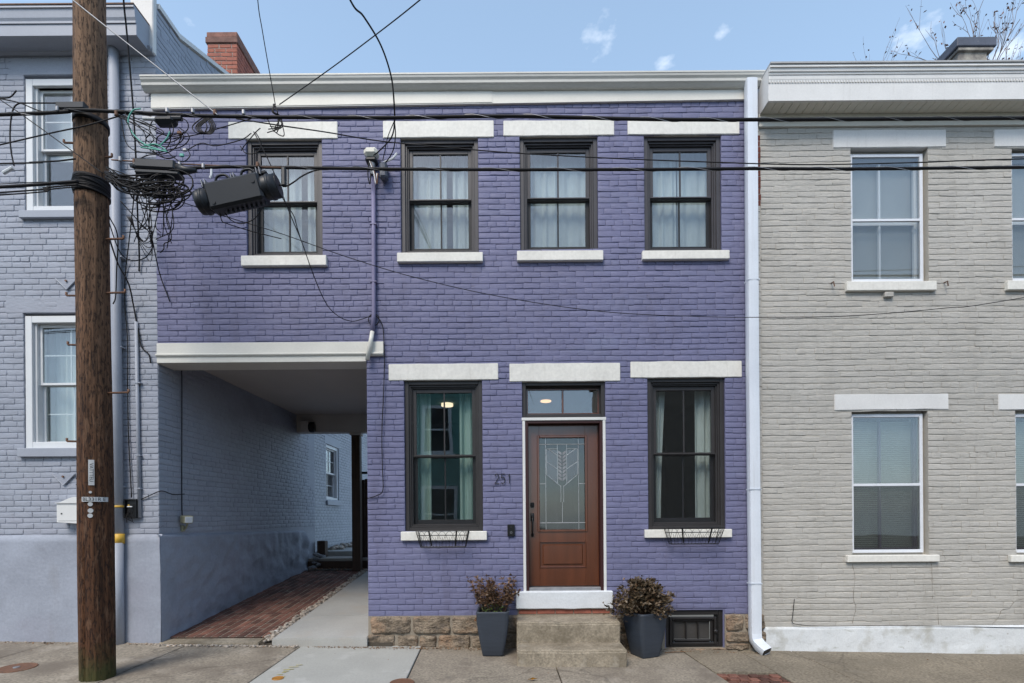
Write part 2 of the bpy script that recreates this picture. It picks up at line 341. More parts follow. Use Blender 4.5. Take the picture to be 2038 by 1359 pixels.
M['walk'] = mat('aggregate_concrete', (.31, .27, .215), .9, .16, 1.1, fine=.24, cracks=.4, fscale=40, bump=.5, bscale=130, bdist=.003, bump2=.25, b2scale=5,
                stains=(((.15, .125, .10), 1.2, .46, .62, .8), ((.40, .36, .31), 2.2, .57, .72, .5), ((.11, .10, .09), 5, .62, .70, .5)))
M['walk_dark'] = mat('weathered_dark_concrete', (.235, .20, .15), .9, .2, 1.3, fine=.26, cracks=.4, fscale=40, bump=.5, bscale=130, bdist=.003, bump2=.3, b2scale=5,
                     stains=(((.13, .11, .08), 1.5, .5, .75, .6), ((.30, .27, .22), 3, .6, .78, .4)))
M['walk_new'] = mat('new_grey_concrete', (.37, .37, .345), .85, .07, 1.6, fine=.06, fscale=60, bump=.2, bscale=80, bdist=.002, bump2=.1, b2scale=4,
                    stains=(((.50, .50, .48), 2.5, .58, .7, .5), ((.25, .24, .22), 5, .68, .76, .5)))
M['path'] = mat('grey_path_concrete', (.37, .365, .345), .85, .1, 1.6, fine=.06, fscale=60, bump=.25, bscale=80, bdist=.002, bump2=.1, b2scale=4,
                stains=(((.40, .34, .27), 1.8, .52, .72, .5), ((.22, .21, .19), 4, .64, .78, .5)))
M['passage_brick'] = mat('bare_grey_brown_brick', (.235, .235, .25), .85, .2, 3, (1, 1, 2), .1, 40, .5, 60, .004, .5, 12, stains=(((.22, .22, .24), 2, .55, .75, .4),))
M['wing'] = mat('blue_grey_brick_paint_daylit', (.42, .44, .48), .62, .08, 2, (1, 1, 2), .05, 40, .35, 70, .003, .4, 14)  # same blue-grey paint, lightened to put the yard's daylight into the colour
M['paver'] = mat('red_paving_brick', (.15, .072, .053), .88, .3, 7, fine=.14, fscale=50, bump=.5, bscale=60, rand=.45, stains=(((.12, .05, .04), 5, .5, .7, .6), ((.33, .25, .20), 9, .62, .75, .5)))
M['chimney_brick'] = mat('red_chimney_brick', (.36, .125, .085), .85, .25, 8, (1, 1, 2), .1, 40, .5, 50, stains=(((.22, .09, .08), 5, .5, .7, .6),))
M['chimney_mortar'] = mat('pale_chimney_mortar', (.42, .34, .29), .9, .1, 6, fine=.08)
M['dirt'] = mat('dark_joint_dirt', (.07, .058, .045), .95, .25, 6, fine=.1, bump=.5, bscale=50)
M['road'] = mat('asphalt', (.055, .055, .057), .9, .15, 2, fine=.2, fscale=120, bump=.5, bscale=150)
M['ground'] = mat('bare_ground', (.10, .09, .07), .95, .2, .3, fine=.1)
M['pot'] = mat('slate_blue_planter', (.040, .049, .065), .55, .12, 3, (1, 1, 9), .06, 20, .25, 30, .003, coord='Object')
M['soil'] = mat('potting_soil', (.035, .026, .018), .95, .3, 20, fine=.2, bump=.8, bscale=80)
M['leaf_red'] = mat('dark_red_brown_leaf', (.13, .072, .038), .5, .55, 28, fine=.1, fscale=80, stains=(((.26, .10, .035), 16, .58, .68, .7), ((.045, .04, .03), 21, .5, .65, .5)))
M['leaf_bronze'] = mat('bronze_azalea_leaf', (.125, .085, .05), .45, .5, 28, fine=.1, fscale=80, stains=(((.30, .115, .045), 13, .60, .70, .7), ((.05, .05, .035), 21, .45, .62, .6)))
M['leaf_green'] = mat('green_leaf', (.11, .16, .035), .5, .3, 25, fine=.05)
M['stem'] = mat('brown_stem', (.10, .055, .035), .7, .2, 20, fine=.05)
M['dry_leaf'] = mat('dry_leaf_litter', (.20, .115, .06), .8, .5, 35, fine=.1, stains=(((.36, .26, .15), 40, .58, .65, .8), ((.24, .07, .03), 33, .6, .66, .7)))
M['yellow_leaf'] = mat('yellow_fallen_leaf', (.55, .28, .05), .7, .2, 30, fine=.05)
M['pebble'] = mat('river_pebble', (.34, .29, .24), .75, .45, 14, fine=.06, stains=(((.55, .53, .49), 11, .58, .64, .9), ((.28, .13, .08), 9, .62, .68, .8), ((.16, .17, .18), 17, .6, .66, .8)))
M['wood_dark'] = mat('dark_stained_wood', (.055, .030, .017), .7, .25, 3, (8, 8, .8), .1, 40, .3, 40)
M['wood_step'] = mat('weathered_step_board', (.32, .29, .25), .8, .2, 3, (1, 6, 6), .1, 40, .2, 40)
M['ceiling'] = mat('warm_grey_painted_ceiling', (.50, .465, .43), .7, .05, 1.5, fine=.03, bump=.1, bscale=30)
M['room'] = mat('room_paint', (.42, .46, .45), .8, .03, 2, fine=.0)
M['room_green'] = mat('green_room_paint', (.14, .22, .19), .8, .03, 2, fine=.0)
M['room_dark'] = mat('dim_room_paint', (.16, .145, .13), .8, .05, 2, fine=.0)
M['room_floor'] = mat('room_floor_boards', (.16, .10, .06), .6, .15, 2, fine=.05)
M['curtain_sheer'] = cloth_mat('pale_teal_curtain', (.64, .73, .72), .3)
M['curtain_white'] = cloth_mat('white_blue_curtain', (.76, .83, .83), .3)
M['curtain_teal'] = cloth_mat('teal_curtain', (.58, .76, .71), .35)
M['insect_screen'] = screen_mat('insect_screen_mesh', .34); M['fine_screen'] = screen_mat('fine_insect_screen_mesh', .13)
M['blind_dim'] = mat('dusty_green_grey_blind_slats', (.52, .54, .48), .6, .08, 4, fine=0)
M['blind'] = mat('white_blind_slats', (.66, .66, .61), .5, .04, 4, fine=0)
M['roof'] = mat('dark_roofing', (.06, .06, .065), .9, .2, 3, fine=.15)
M['lead'] = mat('lead_caming', (.55, .56, .56), .3, .1, 10, fine=0, metallic=.6)
M['cream_plastic'] = mat('cream_plastic', (.66, .64, .55), .5, .05, 5, fine=.02)
M['conduit_paint'] = mat('purple_painted_conduit', (.20, .185, .30), .55, .08, 4, fine=.04)
M['lamp_body'] = mat('olive_beige_enamel', (.30, .29, .19), .5, .1, 8, fine=.05)
M['lamp_glow'] = emit_mat('lit_ceiling_lamp', (1.0, .80, .55), .8)
M['lamp_warm'] = emit_mat('warm_lit_ceiling_lamp', (1.0, .58, .28), .8)
M['yellow_band'] = mat('yellow_marker_band', (.60, .36, .05), .5, .06, 6, fine=.02)
M['tag_metal'] = mat('aluminium_tag', (.55, .55, .55), .45, .08, 12, fine=.05, metallic=.3)
M['ink'] = mat('black_ink', (.02, .02, .02), .6, 0, 5, fine=0)
M['teal_wall'] = mat('teal_clapboard_paint', (.15, .33, .29), .6, .08, 3, fine=.04)
M['brown_wall'] = mat('dark_brown_clapboard_paint', (.25, .20, .155), .7, .15, 3, fine=.06)
M['twig'] = mat('grey_brown_twig', (.17, .13, .115), .8, .2, 6, fine=.05)
M['beige_chimney'] = mat('stained_beige_stucco', (.46, .43, .37), .85, .1, 3, fine=.06, bump=.4, bscale=25, stains=(((.10, .09, .09), 1.9, .52, .66, .8), ((.30, .18, .12), 4, .6, .72, .6)))
M['slate_cap'] = mat('dark_flashing_cap', (.085, .095, .125), .6, .2, 5, fine=.06, stains=(((.45, .43, .38), 4, .60, .66, .8),))
def pole_mat():
    m = bpy.data.materials.new('creosoted_pole_wood'); m.use_nodes = True; nt = m.node_tree; nt.nodes.clear()
    out = nt.nodes.new('ShaderNodeOutputMaterial'); p = nt.nodes.new('ShaderNodeBsdfPrincipled'); nt.links.new(p.outputs[0], out.inputs[0])
    vec = nt.nodes.new('ShaderNodeTexCoord').outputs['Object']
    g = _noise(nt, _map(nt, vec, (9, 9, .30)), 3.4, 8, .66); fl = _noise(nt, _map(nt, vec, (1, 1, .22)), 60, 3, .65)
    # upper shaft bleached, lower shaft dark with preservative
    sepz = nt.nodes.new('ShaderNodeSeparateXYZ'); nt.links.new(vec, sepz.inputs[0])
    wob = nt.nodes.new('ShaderNodeMath'); wob.operation = 'MULTIPLY_ADD'; nt.links.new(_noise(nt, _map(nt, vec, (1, 1, .4)), 3, 3), wob.inputs[0]); wob.inputs[1].default_value = 1.6; nt.links.new(sepz.outputs[2], wob.inputs[2])
    up = _ramp(nt, wob.outputs[0], 2.6, 6.4)
    dark = _mix(nt, _ramp(nt, g, .32, .68), (.026, .012, .007), (.140, .062, .030))
    pale = _mix(nt, _ramp(nt, g, .30, .68), (.075, .042, .025), (.28, .168, .10))
    c = _mix(nt, up, dark, pale)
    f = _ramp(nt, fl, .52, .60); mu = nt.nodes.new('ShaderNodeMath'); mu.operation = 'MULTIPLY'; nt.links.new(f, mu.inputs[0]); mu.inputs[1].default_value = .75
    c = _mix(nt, mu.outputs[0], c, (.018, .010, .008))
    f2 = _ramp(nt, _noise(nt, _map(nt, vec, (1, 1, .22)), 26, 3, .6), .57, .66); mu2 = nt.nodes.new('ShaderNodeMath'); mu2.operation = 'MULTIPLY'; nt.links.new(f2, mu2.inputs[0]); mu2.inputs[1].default_value = .5
    c = _mix(nt, mu2.outputs[0], c, (.20, .115, .07))
    # green algae at the foot
    w2 = nt.nodes.new('ShaderNodeMath'); w2.operation = 'MULTIPLY_ADD'; nt.links.new(_noise(nt, vec, 7, 4), w2.inputs[0]); w2.inputs[1].default_value = -.55; nt.links.new(sepz.outputs[2], w2.inputs[2])
    ms = nt.nodes.new('ShaderNodeMapRange'); nt.links.new(w2.outputs[0], ms.inputs[0]); ms.inputs[1].default_value = -.24; ms.inputs[2].default_value = .08; ms.inputs[3].default_value = .8; ms.inputs[4].default_value = 0
    c = _mix(nt, ms.outputs[0], c, (.055, .062, .02))
    nt.links.new(c, p.inputs['Base Color']); p.inputs['Roughness'].default_value = .8; p.inputs['Specular IOR Level'].default_value = .25
    b = nt.nodes.new('ShaderNodeBump'); b.inputs['Strength'].default_value = 1.0; b.inputs['Distance'].default_value = .022; nt.links.new(g, b.inputs['Height'])
    b2 = nt.nodes.new('ShaderNodeBump'); b2.inputs['Strength'].default_value = .8; b2.inputs['Distance'].default_value = .006; b2.invert = True; nt.links.new(f, b2.inputs['Height']); nt.links.new(b.outputs[0], b2.inputs['Normal'])
    nt.links.new(b2.outputs[0], p.inputs['Normal']); return m
M['pole'] = pole_mat()

# ------------------------------------------------------------------ brick walls: every brick a small rounded slab, joints recessed
BF = []
NC, NR = 6, 6
for j in range(NR-1):
    for i in range(NC-1):
        a = j*NC+i; BF.append((a, a+1, a+NC+1, a+NC))
def brick_verts(w, h, rng, dep, e=.0026, wob=.0022, rough=.0006, headd=.15):
    us = [-w/2, -w/2+e, -w/2+e*2.6, w/2-e*2.6, w/2-e, w/2]; zs = [-h/2, -h/2+e, -h/2+e*2.6, h/2-e*2.6, h/2-e, h/2]
    bot = [rng.gauss(0, wob) for _ in us]; top = [rng.gauss(0, wob) for _ in us]; lef = [rng.gauss(0, wob*.7) for _ in zs]; rig = [rng.gauss(0, wob*.7) for _ in zs]
    ta, tb = rng.gauss(0, rough*1.6), rng.gauss(0, rough*1.6)
    for q in (bot, top, lef, rig): q[1] = q[0]*.5+q[2]*.5; q[4] = q[5]*.5+q[3]*.5
    out = []
    for j, z in enumerate(zs):
        for i, u in enumerate(us):
            eu = min(i, NC-1-i); ez = min(j, NR-1-j); ed = min(eu, ez)
            if ez == 0: d = -.004
            elif eu == 0: d = dep*headd
            else: d = (dep+ta*u/w+tb*z/h)*(.86 if ed == 1 else 1)
            k = (1, 1, .75)[min(2, ez)]; dz = (bot if j < 3 else top)[i]*k
            k = (1, 1, .75)[min(2, eu)]; du = (lef if i < 3 else rig)[j]*k
            if eu <= 1 and ez <= 1: du += e*.5*(1 if i < 3 else -1)*(1-.5*eu); dz += e*.4*(1 if j < 3 else -1)*(1-.5*ez)
            out.append((u+du, -d, z+dz))
    return out
def lay_courses(u0, u1, z0, z1, holes, course, blen, rng, header=7, wave=.004, gapb=(.005, .010), gaph=(.003, .008)):
    """running bond with a header course now and then, cut round the holes; -> (u, z, w, h)"""
    res = []; n = int(round((z1-z0)/course)); course = (z1-z0)/max(1, n)
    for r in range(n):
        za = z0+r*course; zm = za+course/2
        iv = [(u0, u1)]
        for (a, b, c, d) in holes:
            if c < zm < d:
                nv = []
                for p, q in iv:
                    if b <= p or a >= q: nv.append((p, q)); continue
                    if a > p: nv.append((p, a))
                    if b < q: nv.append((b, q))
                iv = nv
        L = blen*.52 if header and r % header == header-1 else blen
        ph = (rng.random()*.25+(.5 if r % 2 else 0))*L
        for p, q in iv:
            if q-p < .02: continue
            cuts = [p]; k = math.floor((p-u0-ph)/L); x = u0+ph+(k+1)*L
            while x < q:
                xx = x+rng.gauss(0, L*.035)
                if xx-cuts[-1] > L*.33 and q-xx > L*.28: cuts.append(xx)
                x += L
            cuts.append(q)
            for a, b in zip(cuts, cuts[1:]):
                um0 = (a+b)/2; nf = max(.25, .75+1.2*mnoise.noise(Vector((um0*1.3, za*2.2, u0)))); g, gb = rng.uniform(*gaph)*nf, rng.uniform(*gapb)*nf
                if rng.random() < .25: g *= .3
                um = (a+b)/2
                wv = wave*(math.sin(um*1.1+za*2.3)+.6*math.sin(um*2.7-za*1.7))
                res.append((um, zm+wv, b-a-g, course-gb))
    return res
def make_bricks(parent, walls, material, seed, dep=.010, e=.0026, wob=.0022, rough=.0006, jit=.0016, count=300, headd=.15):
    """walls: [(bricks, to_world(u, z) -> Vector, rotz)]. The bricks that show largest become parts, the rest one mesh."""
    rng = random.Random(seed); allb = []
    for bricks, tw, rz in walls:
        for (u, z, w, h) in bricks:
            p = tw(u, z); v = in_view(p, -4)
            area = 0
            if v:
                dd = p.y+D; ca = 1.0 if rz == 0 else abs(p.x)/math.hypot(p.x, dd)*.6
                area = w*h*ca/(dd*dd)*(1+.02*rng.random())
                if 150 < v[0] < 230: area *= .2            # behind the pole
            allb.append((area, p, w, h, rz))
    allb.sort(key=lambda t: -t[0])
    variants = {}
    for i, (area, p, w, h, rz) in enumerate(allb):
        p = p+Vector((0, 0, 0)); d = rng.gauss(0, jit); tilt = rng.gauss(0, .004)
        off = Vector((0, d, 0)) if rz == 0 else Vector((-d, 0, 0))
        if i < count and area > 0:
            key = (round(w/.02), rng.randrange(3))
            if key not in variants:
                me = bpy.data.meshes.new('brick'); w0 = max(.02, key[0]*.02)
                me.from_pydata(brick_verts(w0, h, rng, dep, e, wob, rough, headd), [], BF)
                me.polygons.foreach_set('use_smooth', [True]*len(me.polygons)); me.materials.append(material); variants[key] = (me, w0, h)
            me, w0, h0 = variants[key]
            o = bpy.data.objects.new('brick', me); link(o, parent); o.location = p+off; o.scale = (w/w0, 1, h/h0)
            o.rotation_euler = (0, tilt, rz)
        else:
            if i == count or 'mb' not in variants: variants['mb'] = MB()
            mb = variants['mb']; ct, st = math.cos(tilt), math.sin(tilt); q = p+off
            vs_ = []
            for (x, y, z) in brick_verts(w, h, rng, dep, e, wob, rough, headd):
                x, z = x*ct+z*st, -x*st+z*ct
                if rz == 0: vs_.append((q.x+x, q.y+y, q.z+z))
                else: vs_.append((q.x-y, q.y+x, q.z+z))
            mb.add(vs_, BF)
    if 'mb' in variants:
        o = variants['mb'].build('brickwork', material, parent, smooth=True); tag(o, kind='stuff'); return o
def wall_panel(name, x0, x1, z0, z1, holes, yf, yb, material, parent):
    """a thick wall along X with openings"""
    xs = sorted(set([x0, x1]+[min(max(v, x0), x1) for h in holes for v in h[:2]])); zs = sorted(set([z0, z1]+[min(max(v, z0), z1) for h in holes for v in h[2:]]))
    mb = MB()
    def solid(i, j):
        if i < 0 or j < 0 or i >= len(xs)-1 or j >= len(zs)-1: return False
        cx, cz = (xs[i]+xs[i+1])/2, (zs[j]+zs[j+1])/2
        return not any(a < cx < b and c < cz < d for a, b, c, d in holes)
    for i in range(len(xs)-1):
        for j in range(len(zs)-1):
            if not solid(i, j): continue
            a, b, c, d = xs[i], xs[i+1], zs[j], zs[j+1]
            mb.quad((a, yf, c), (b, yf, c), (b, yf, d), (a, yf, d)); mb.quad((b, yb, c), (a, yb, c), (a, yb, d), (b, yb, d))
            if not solid(i-1, j): mb.quad((a, yb, c), (a, yf, c), (a, yf, d), (a, yb, d))
            if not solid(i+1, j): mb.quad((b, yf, c), (b, yb, c), (b, yb, d), (b, yf, d))
            if not solid(i, j-1): mb.quad((a, yb, c), (b, yb, c), (b, yf, c), (a, yf, c))
            if not solid(i, j+1): mb.quad((a, yf, d), (b, yf, d), (b, yb, d), (a, yb, d))
    return mb.build(name, material, parent)
def curtain(parent, x0, x1, z0, z1, y, material, amp=.018, freq=46, seed=0, name='curtain', taper=0.):
    mb = MB(); n = max(12, int((x1-x0)*130)); rows = 5; rng = random.Random(seed); ph = rng.random()*6; b = len(mb.v)
    for j in range(rows+1):
        t = j/rows
        for i in range(n+1):
            u = i/n; x = x0+(x1-x0)*u
            if taper > 0: x = x0+(x1-x0)*u*(1-taper*math.sin(math.pi*min(1, (1-t)*1.0)*.5))
            if taper < 0: x = x1-(x1-x0)*(1-u)*(1+taper*math.sin(math.pi*min(1, (1-t))*.5))
            yy = y+amp*(math.sin(freq*u*(x1-x0)+ph)+.5*math.sin(freq*1.73*u*(x1-x0)+ph*2+t))
            mb.v.append((x, yy, z0+(z1-z0)*t))
    for j in range(rows):
        for i in range(n):
            a = b+j*(n+1)+i; mb.f.append((a, a+1, a+n+2, a+n+1))
    return mb.build(name, material, parent, smooth=True)
def pane(parent, x0, x1, z0, z1, y, material): return MB().box(x0, x1, y, y+.004, z0, z1).build('pane', material, parent)
# ================================================================== the setting: ground, road, pavement, passage floor
def tilted(x0, x1, y0, y1, dz):
    return [(x0, y0, G(x0, y0)+dz), (x1, y0, G(x1, y0)+dz), (x1, y1, G(x1, y1)+dz), (x0, y1, G(x0, y1)+dz)]
tag(MB().add(tilted(-400, 400, -400, 400, -.42), [(0, 1, 2, 3)]).build('ground', M['ground']), kind='structure')
tag(MB().add([(x, y, -.02*x-.19) for x, y in ((-60, -9.2), (60, -9.2), (60, -1.95), (-60, -1.95))], [(0, 1, 2, 3)]).build('road', M['road']), kind='structure')
KY = -1.80
kb = MB()
for i in range(20):
    x0, x1 = -20+i*2.0, -20+i*2.0+1.985
    v = [(x, y, G(x, KY)+z) for z in (-.3, .0) for x, y in ((x0, KY-.16), (x1, KY-.16), (x1, KY-.004), (x0, KY-.004))]
    kb.add(v, [(0, 3, 2, 1), (4, 5, 6, 7), (0, 1, 5, 4), (1, 2, 6, 5), (2, 3, 7, 6), (3, 0, 4, 7)])
tag(kb.build('kerb', M['step']), kind='structure')
walk = tag(MB().add(tilted(-40, 40, KY, .3, -.045), [(0, 1, 2, 3)]).build('sidewalk', M['dirt']), kind='structure')
tag(MB().add([(x, y, -.02*x-.05) for x, y in ((-40, -12.2), (40, -12.2), (40, -9.3), (-40, -9.3))], [(0, 1, 2, 3)]).build('pavement', M['walk']), kind='structure')

# joints between the slabs, each through two points of the photograph
JP = [((0, 1309.8), (115.4, 1276.9)), ((243, 1338.7), (375, 1283)), ((495, 1358.6), (598, 1287)), ((811, 1347.6), (834.3, 1298)),
      ((1119, 1359), (1105, 1321)), ((1454, 1359), (1362.4, 1298.5)), ((1571.6, 1354), (1487, 1304.7)), ((1714, 1359), (1581, 1298.5)), ((1981, 1351), (1865, 1303))]
J = []
for a, b in JP:
    pa, pb = GP(*a), GP(*b); m_ = (pb.x-pa.x)/(pb.y-pa.y); m_ = max(-.18, min(.18, m_))
    J.append((pa.x-m_*pa.y, m_))
J = [(J[0][0]-1.5*k, 0) for k in (3, 2, 1)]+J+[(J[-1][0]+1.4*k, 0) for k in (1, 2, 3)]
def slab(j0, j1, y0, y1, material, dz=0., name='sidewalk_slab', g=.006):
    bm = bmesh.new(); pts = [(j0[0]+j0[1]*y0+g, y0+g), (j1[0]+j1[1]*y0-g, y0+g), (j1[0]+j1[1]*y1-g, y1-g), (j0[0]+j0[1]*y1+g, y1-g)]
    top = [bm.verts.new((x, y, G(x, y)+dz)) for x, y in pts]; bot = [bm.verts.new((x, y, G(x, y)-.09)) for x, y in pts]
    bm.faces.new(top); bm.faces.new(bot[::-1])
    for i in range(4): k = (i+1) % 4; bm.faces.new((top[k], top[i], bot[i], bot[k]))
    bmesh.ops.bevel(bm, geom=[e for e in bm.edges if all(v in top for v in e.verts)], offset=.006, segments=1, affect='EDGES')
    return MB().bm(bm).build(name, material, walk)
rs = random.Random(5)
smat = [M['walk'], M['walk'], M['walk'], M['walk'], M['walk'], M['walk_new'], M['walk'], M['walk'], M['walk_dark'], M['walk_dark'], M['walk_dark'], M['walk_dark'], M['walk'], M['walk']]
for i in range(len(J)-1):
    mt = smat[min(i, len(smat)-1)]; dz = rs.uniform(-.004, .004)
    if i == 8:                                     # the slab that gives way to a patch of brick at the front
        slab(J[i], J[i+1], -.86, .02, mt, dz)
        jx0, jx1 = J[i], J[i+1]
        for r in range(8):
            ya = -.87-.105*(r+1); nn = 6
            xa, xb = jx0[0]+jx0[1]*ya, jx1[0]+jx1[1]*ya
            for c in range(nn):
                u0 = xa+(xb-xa)*(c+(.5 if r % 2 else 0))/nn; u1 = min(u0+(xb-xa)/nn, xb)
                if u1-u0 < .05: continue
                o = MB().box(-(u1-u0)/2+.006, (u1-u0)/2-.006, -.046, .046, -.06, 0, .006).build('paving_brick', M['paver'], walk)
                o.location = ((u0+u1)/2, ya+.05, G((u0+u1)/2, ya)-.008+rs.uniform(-.006, .004)); o.rotation_euler = (rs.gauss(0, .02), rs.gauss(0, .02), rs.gauss(0, .05))
    else:
        slab(J[i], J[i+1], KY, .02, mt, dz)

# ---- passage: concrete path, gravel strip, brick strip, all climbing to the yard
PX0, PX1 = -4.36, -1.785                          # passage walls
def PZ(y): return .16+.1*y
pf = MB(); v = [(x, y, PZ(y)-.075) for x, y in ((PX0-.1, -.06), (PX1+.3, -.06), (PX1+.3, 4.3), (PX0-.1, 4.3))]
pf.add(v+[(x, y, -.3) for x, y, z in v], [(0, 1, 2, 3), (0, 4, 5, 1)])
passage = tag(pf.build('passage_floor', M['dirt']), kind='structure')
def ramp_block(name, x0, x1, y0, y1, material, dz=0, thick=.16, z0=None):
    bm = bmesh.new(); pts = [(x0, y0), (x1, y0), (x1, y1), (x0, y1)]
    top = [bm.verts.new((x, y, PZ(y)+dz)) for x, y in pts]; bot = [bm.verts.new((x, y, PZ(y)-thick if z0 is None else z0)) for x, y in pts]
    bm.faces.new(top); bm.faces.new(bot[::-1])
    for i in range(4): k = (i+1) % 4; bm.faces.new((top[k], top[i], bot[i], bot[k]))
    bmesh.ops.bevel(bm, geom=[e for e in bm.edges if all(v in top for v in e.verts)], offset=.01, segments=2, affect='EDGES')
    return MB().bm(bm).build(name, material, passage)
ramp_block('path_slab', -2.93, PX1+.01, -.10, .842, M['path'], 0, z0=-.1)
ramp_block('path_slab', -2.93, PX1+.01, .850, 4.15, M['path'], -.004)
ramp_block('concrete_edge', PX0+.02, -3.10, -.09, .10, M['step'], -.055, z0=-.1)
rb = random.Random(11); pmesh = []
for k in range(6):
    pmesh.append(None)
bw, bl = .106, .212
ncol = 12
for c in range(ncol):
    x = PX0+.03+(c+.5)*bw
    if x > -3.05: break
    y = .10+(bl/2 if c % 2 else 0)
    if c % 2: rows = [(y-bl/2, y)] ; y0 = y
    else: rows = []; y0 = y
    while y0 < 4.05:
        rows.append((y0, y0+bl)); y0 += bl
    for (a, b) in rows:
        k = rb.randrange(6) if b-a > .2 else None
        if k is not None and pmesh[k] is not None: me = pmesh[k]
        else:
            t = MB().box(-bw/2+.0065, bw/2-.0065, -(b-a)/2+.0065, (b-a)/2-.0065, -.06, 0, .004); o = t.build('paving_brick', M['paver'], passage); me = o.data
            if k is not None: pmesh[k] = me
            C.objects.unlink(o); bpy.data.objects.remove(o)
        o = bpy.data.objects.new('paving_brick', me); link(o, passage)
        ym = (a+b)/2; o.location = (x, ym, PZ(ym)-.04+rb.uniform(-.003, .003)); o.rotation_euler = (math.atan(.1)+rb.gauss(0, .008), rb.gauss(0, .012), rb.gauss(0, .01))
# mortar between the pavers
MB().add([(x, y, PZ(y)-.0445) for x, y in ((PX0, .1), (-3.05, .1), (-3.05, 4.1), (PX0, 4.1))], [(0, 1, 2, 3)]).build('paver_joint', M['mortar'], passage)
# pebbles
def rock(mb, x, y, z, r, rng):
    bm = bmesh.new(); bmesh.ops.create_icosphere(bm, subdivisions=1, radius=r)
    sx, sy, sz = rng.uniform(.8, 1.4), rng.uniform(.7, 1.2), rng.uniform(.45, .75); a = rng.random()*6.28
    for v in bm.verts:
        n = 1+rng.uniform(-.14, .14); p = Vector((v.co.x*sx*n, v.co.y*sy*n, v.co.z*sz*n)); p.rotate(Matrix.Rotation(a, 3, 'Z')); v.co = p+Vector((x, y, z))
    mb.bm(bm)
gm = MB(); rg = random.Random(3)
for k in range(620):
    y = rg.uniform(-.05, 4.1); x = rg.uniform(-3.065, -2.945)+rg.gauss(0, .008)
    rock(gm, x, y, PZ(y)-.05+rg.uniform(0, .04), rg.uniform(.014, .034)*(1.1 if y < 1 else 1), rg)
for k in range(170):
    x = rg.uniform(-4.35, -2.6); y = -.11-abs(rg.gauss(0, .025))
    rock(gm, x, y, G(x, y)+.008, rg.uniform(.008, .026), rg)
for k in range(60):
    x = rg.uniform(-7, -4.4); y = -.05-abs(rg.gauss(0, .02)); rock(gm, x, y, G(x, y)+.004, rg.uniform(.006, .018), rg)
tag(gm.build('gravel', M['pebble'], None, smooth=True), 'mixed brown and white pebbles between the brick strip and concrete path', 'gravel', kind='stuff')
# yard behind: wooden step, landing, paved yard
yard = tag(MB().box(-6, 3.3, 5.25, 14, .2, .86).build('courtyard', M['path']), kind='structure')
tag(MB().box(-4.55, -1.2, 4.55, 5.24, .2, .755, .01).build('landing', M['wood_step']), kind='structure')
tag(MB().box(-4.40, -1.2, 4.50, 4.545, .2, .70, .006).build('step_riser', M['wood_dark']), kind='structure')
tag(MB().add([(x, y, .545) for x, y in ((-4.5, 4.1), (-1.2, 4.1), (-1.2, 4.5), (-4.5, 4.5))], [(0, 1, 2, 3)]).build('passage_threshold', M['dirt']), kind='structure')

# ================================================================== purple row house
house = empty('purple_row_house', 'purple painted brick row house with white lintels and covered passage', 'house')
HX0, HX1 = -4.40, 3.055
Z_STONE = rect(737, 1226, 800, 1230)[3]-.005
Z_TOP = 6.80
UPW = [('W', (490.5, 280, 641, 508), (455, 243, 672, 277), (479, 507.5, 649, 528)), ('W', (797.5, 278, 952, 500), (762.6, 241, 982.7, 274.5), (790, 501.6, 961, 520)),
       ('W', (1035, 276.5, 1190, 497), (1002, 240, 1222, 271), (1029, 498, 1201, 517.5)), ('W', (1282.6, 272, 1436, 496), (1249, 239.5, 1471, 268.5), (1279, 497.5, 1452.6, 515))]
LOW = [('L', (805, 758, 960.4, 1054), (773.8, 724, 991.4, 756.5), (797.5, 1057.5, 969, 1075.5)), ('L', (1289.6, 752.5, 1444, 1052), (1254.7, 719, 1475.7, 751.5), (1284, 1053.5, 1457.5, 1070))]
DOOR = (1040.5, 758.5, 1206, 1176); DOOR_LINTEL = (1014, 723, 1234, 759)
holes = []
for kind_, fr, li, si in UPW+LOW:
    a = rect(*fr); l = rect(*li); s_ = rect(*si); holes.append((a[0], a[1], s_[3]-.01, l[2]+.015))
dr = rect(*DOOR); dl = rect(*DOOR_LINTEL); DZ0 = rect(1027, 1176, 1221, 1212)[3]-.02
holes.append((dr[0], dr[1], DZ0, dl[2]+.015))
bx = rect(313, 680, 763, 720); pass_hole = (HX0-.1, PX1, -.5, bx[2]+.05)
vent = rect(1322, 1214, 1443, 1290)
wall_panel('wall', HX0, HX1, -.2, Z_TOP, holes+[pass_hole, (vent[0]+.02, vent[1]-.02, vent[2], vent[3])], .0068, .30, M['purple_mortar'], house)
rngp = random.Random(21)
bh = [(a, b, c, d) for a, b, c, d in holes]+[pass_hole, (vent[0], vent[1], -1, vent[3])]
pb = lay_courses(HX0+.03, HX1-.02, Z_STONE, Z_TOP, bh, .0695, .215, rngp, 7, .004, (.004, .0095), (.001, .005))
make_bricks(house, [(pb, lambda u, z: Vector((u, .0068, z)), 0)], M['purple'], 4, dep=.0068, wob=.0024, jit=.0014)
# passage side, rear and roof of the same house
mb = MB()
mb.quad((PX1+.002, .29, -.2), (PX1+.002, 4.2, -.2), (PX1+.002, 4.2, 3.9), (PX1+.002, .29, 3.9))
mb.build('passage_side_wall', M['purple_mortar'], house)
mb = MB(); mb.box(PX1, HX1, 4.2, 4.4, -.2, Z_TOP); mb.box(HX0, PX1-.002, 4.2, 4.4, 3.80, Z_TOP); mb.build('rear_wall', M['purple_mortar'], house)
MB().box(HX0, HX1+.0, .02, 4.5, 6.805, 6.86).build('roof', M['roof'], house)
MB().box(HX0, PX1+.03, .305, 4.19, 3.72, 3.80).build('passage_ceiling', M['ceiling'], house)
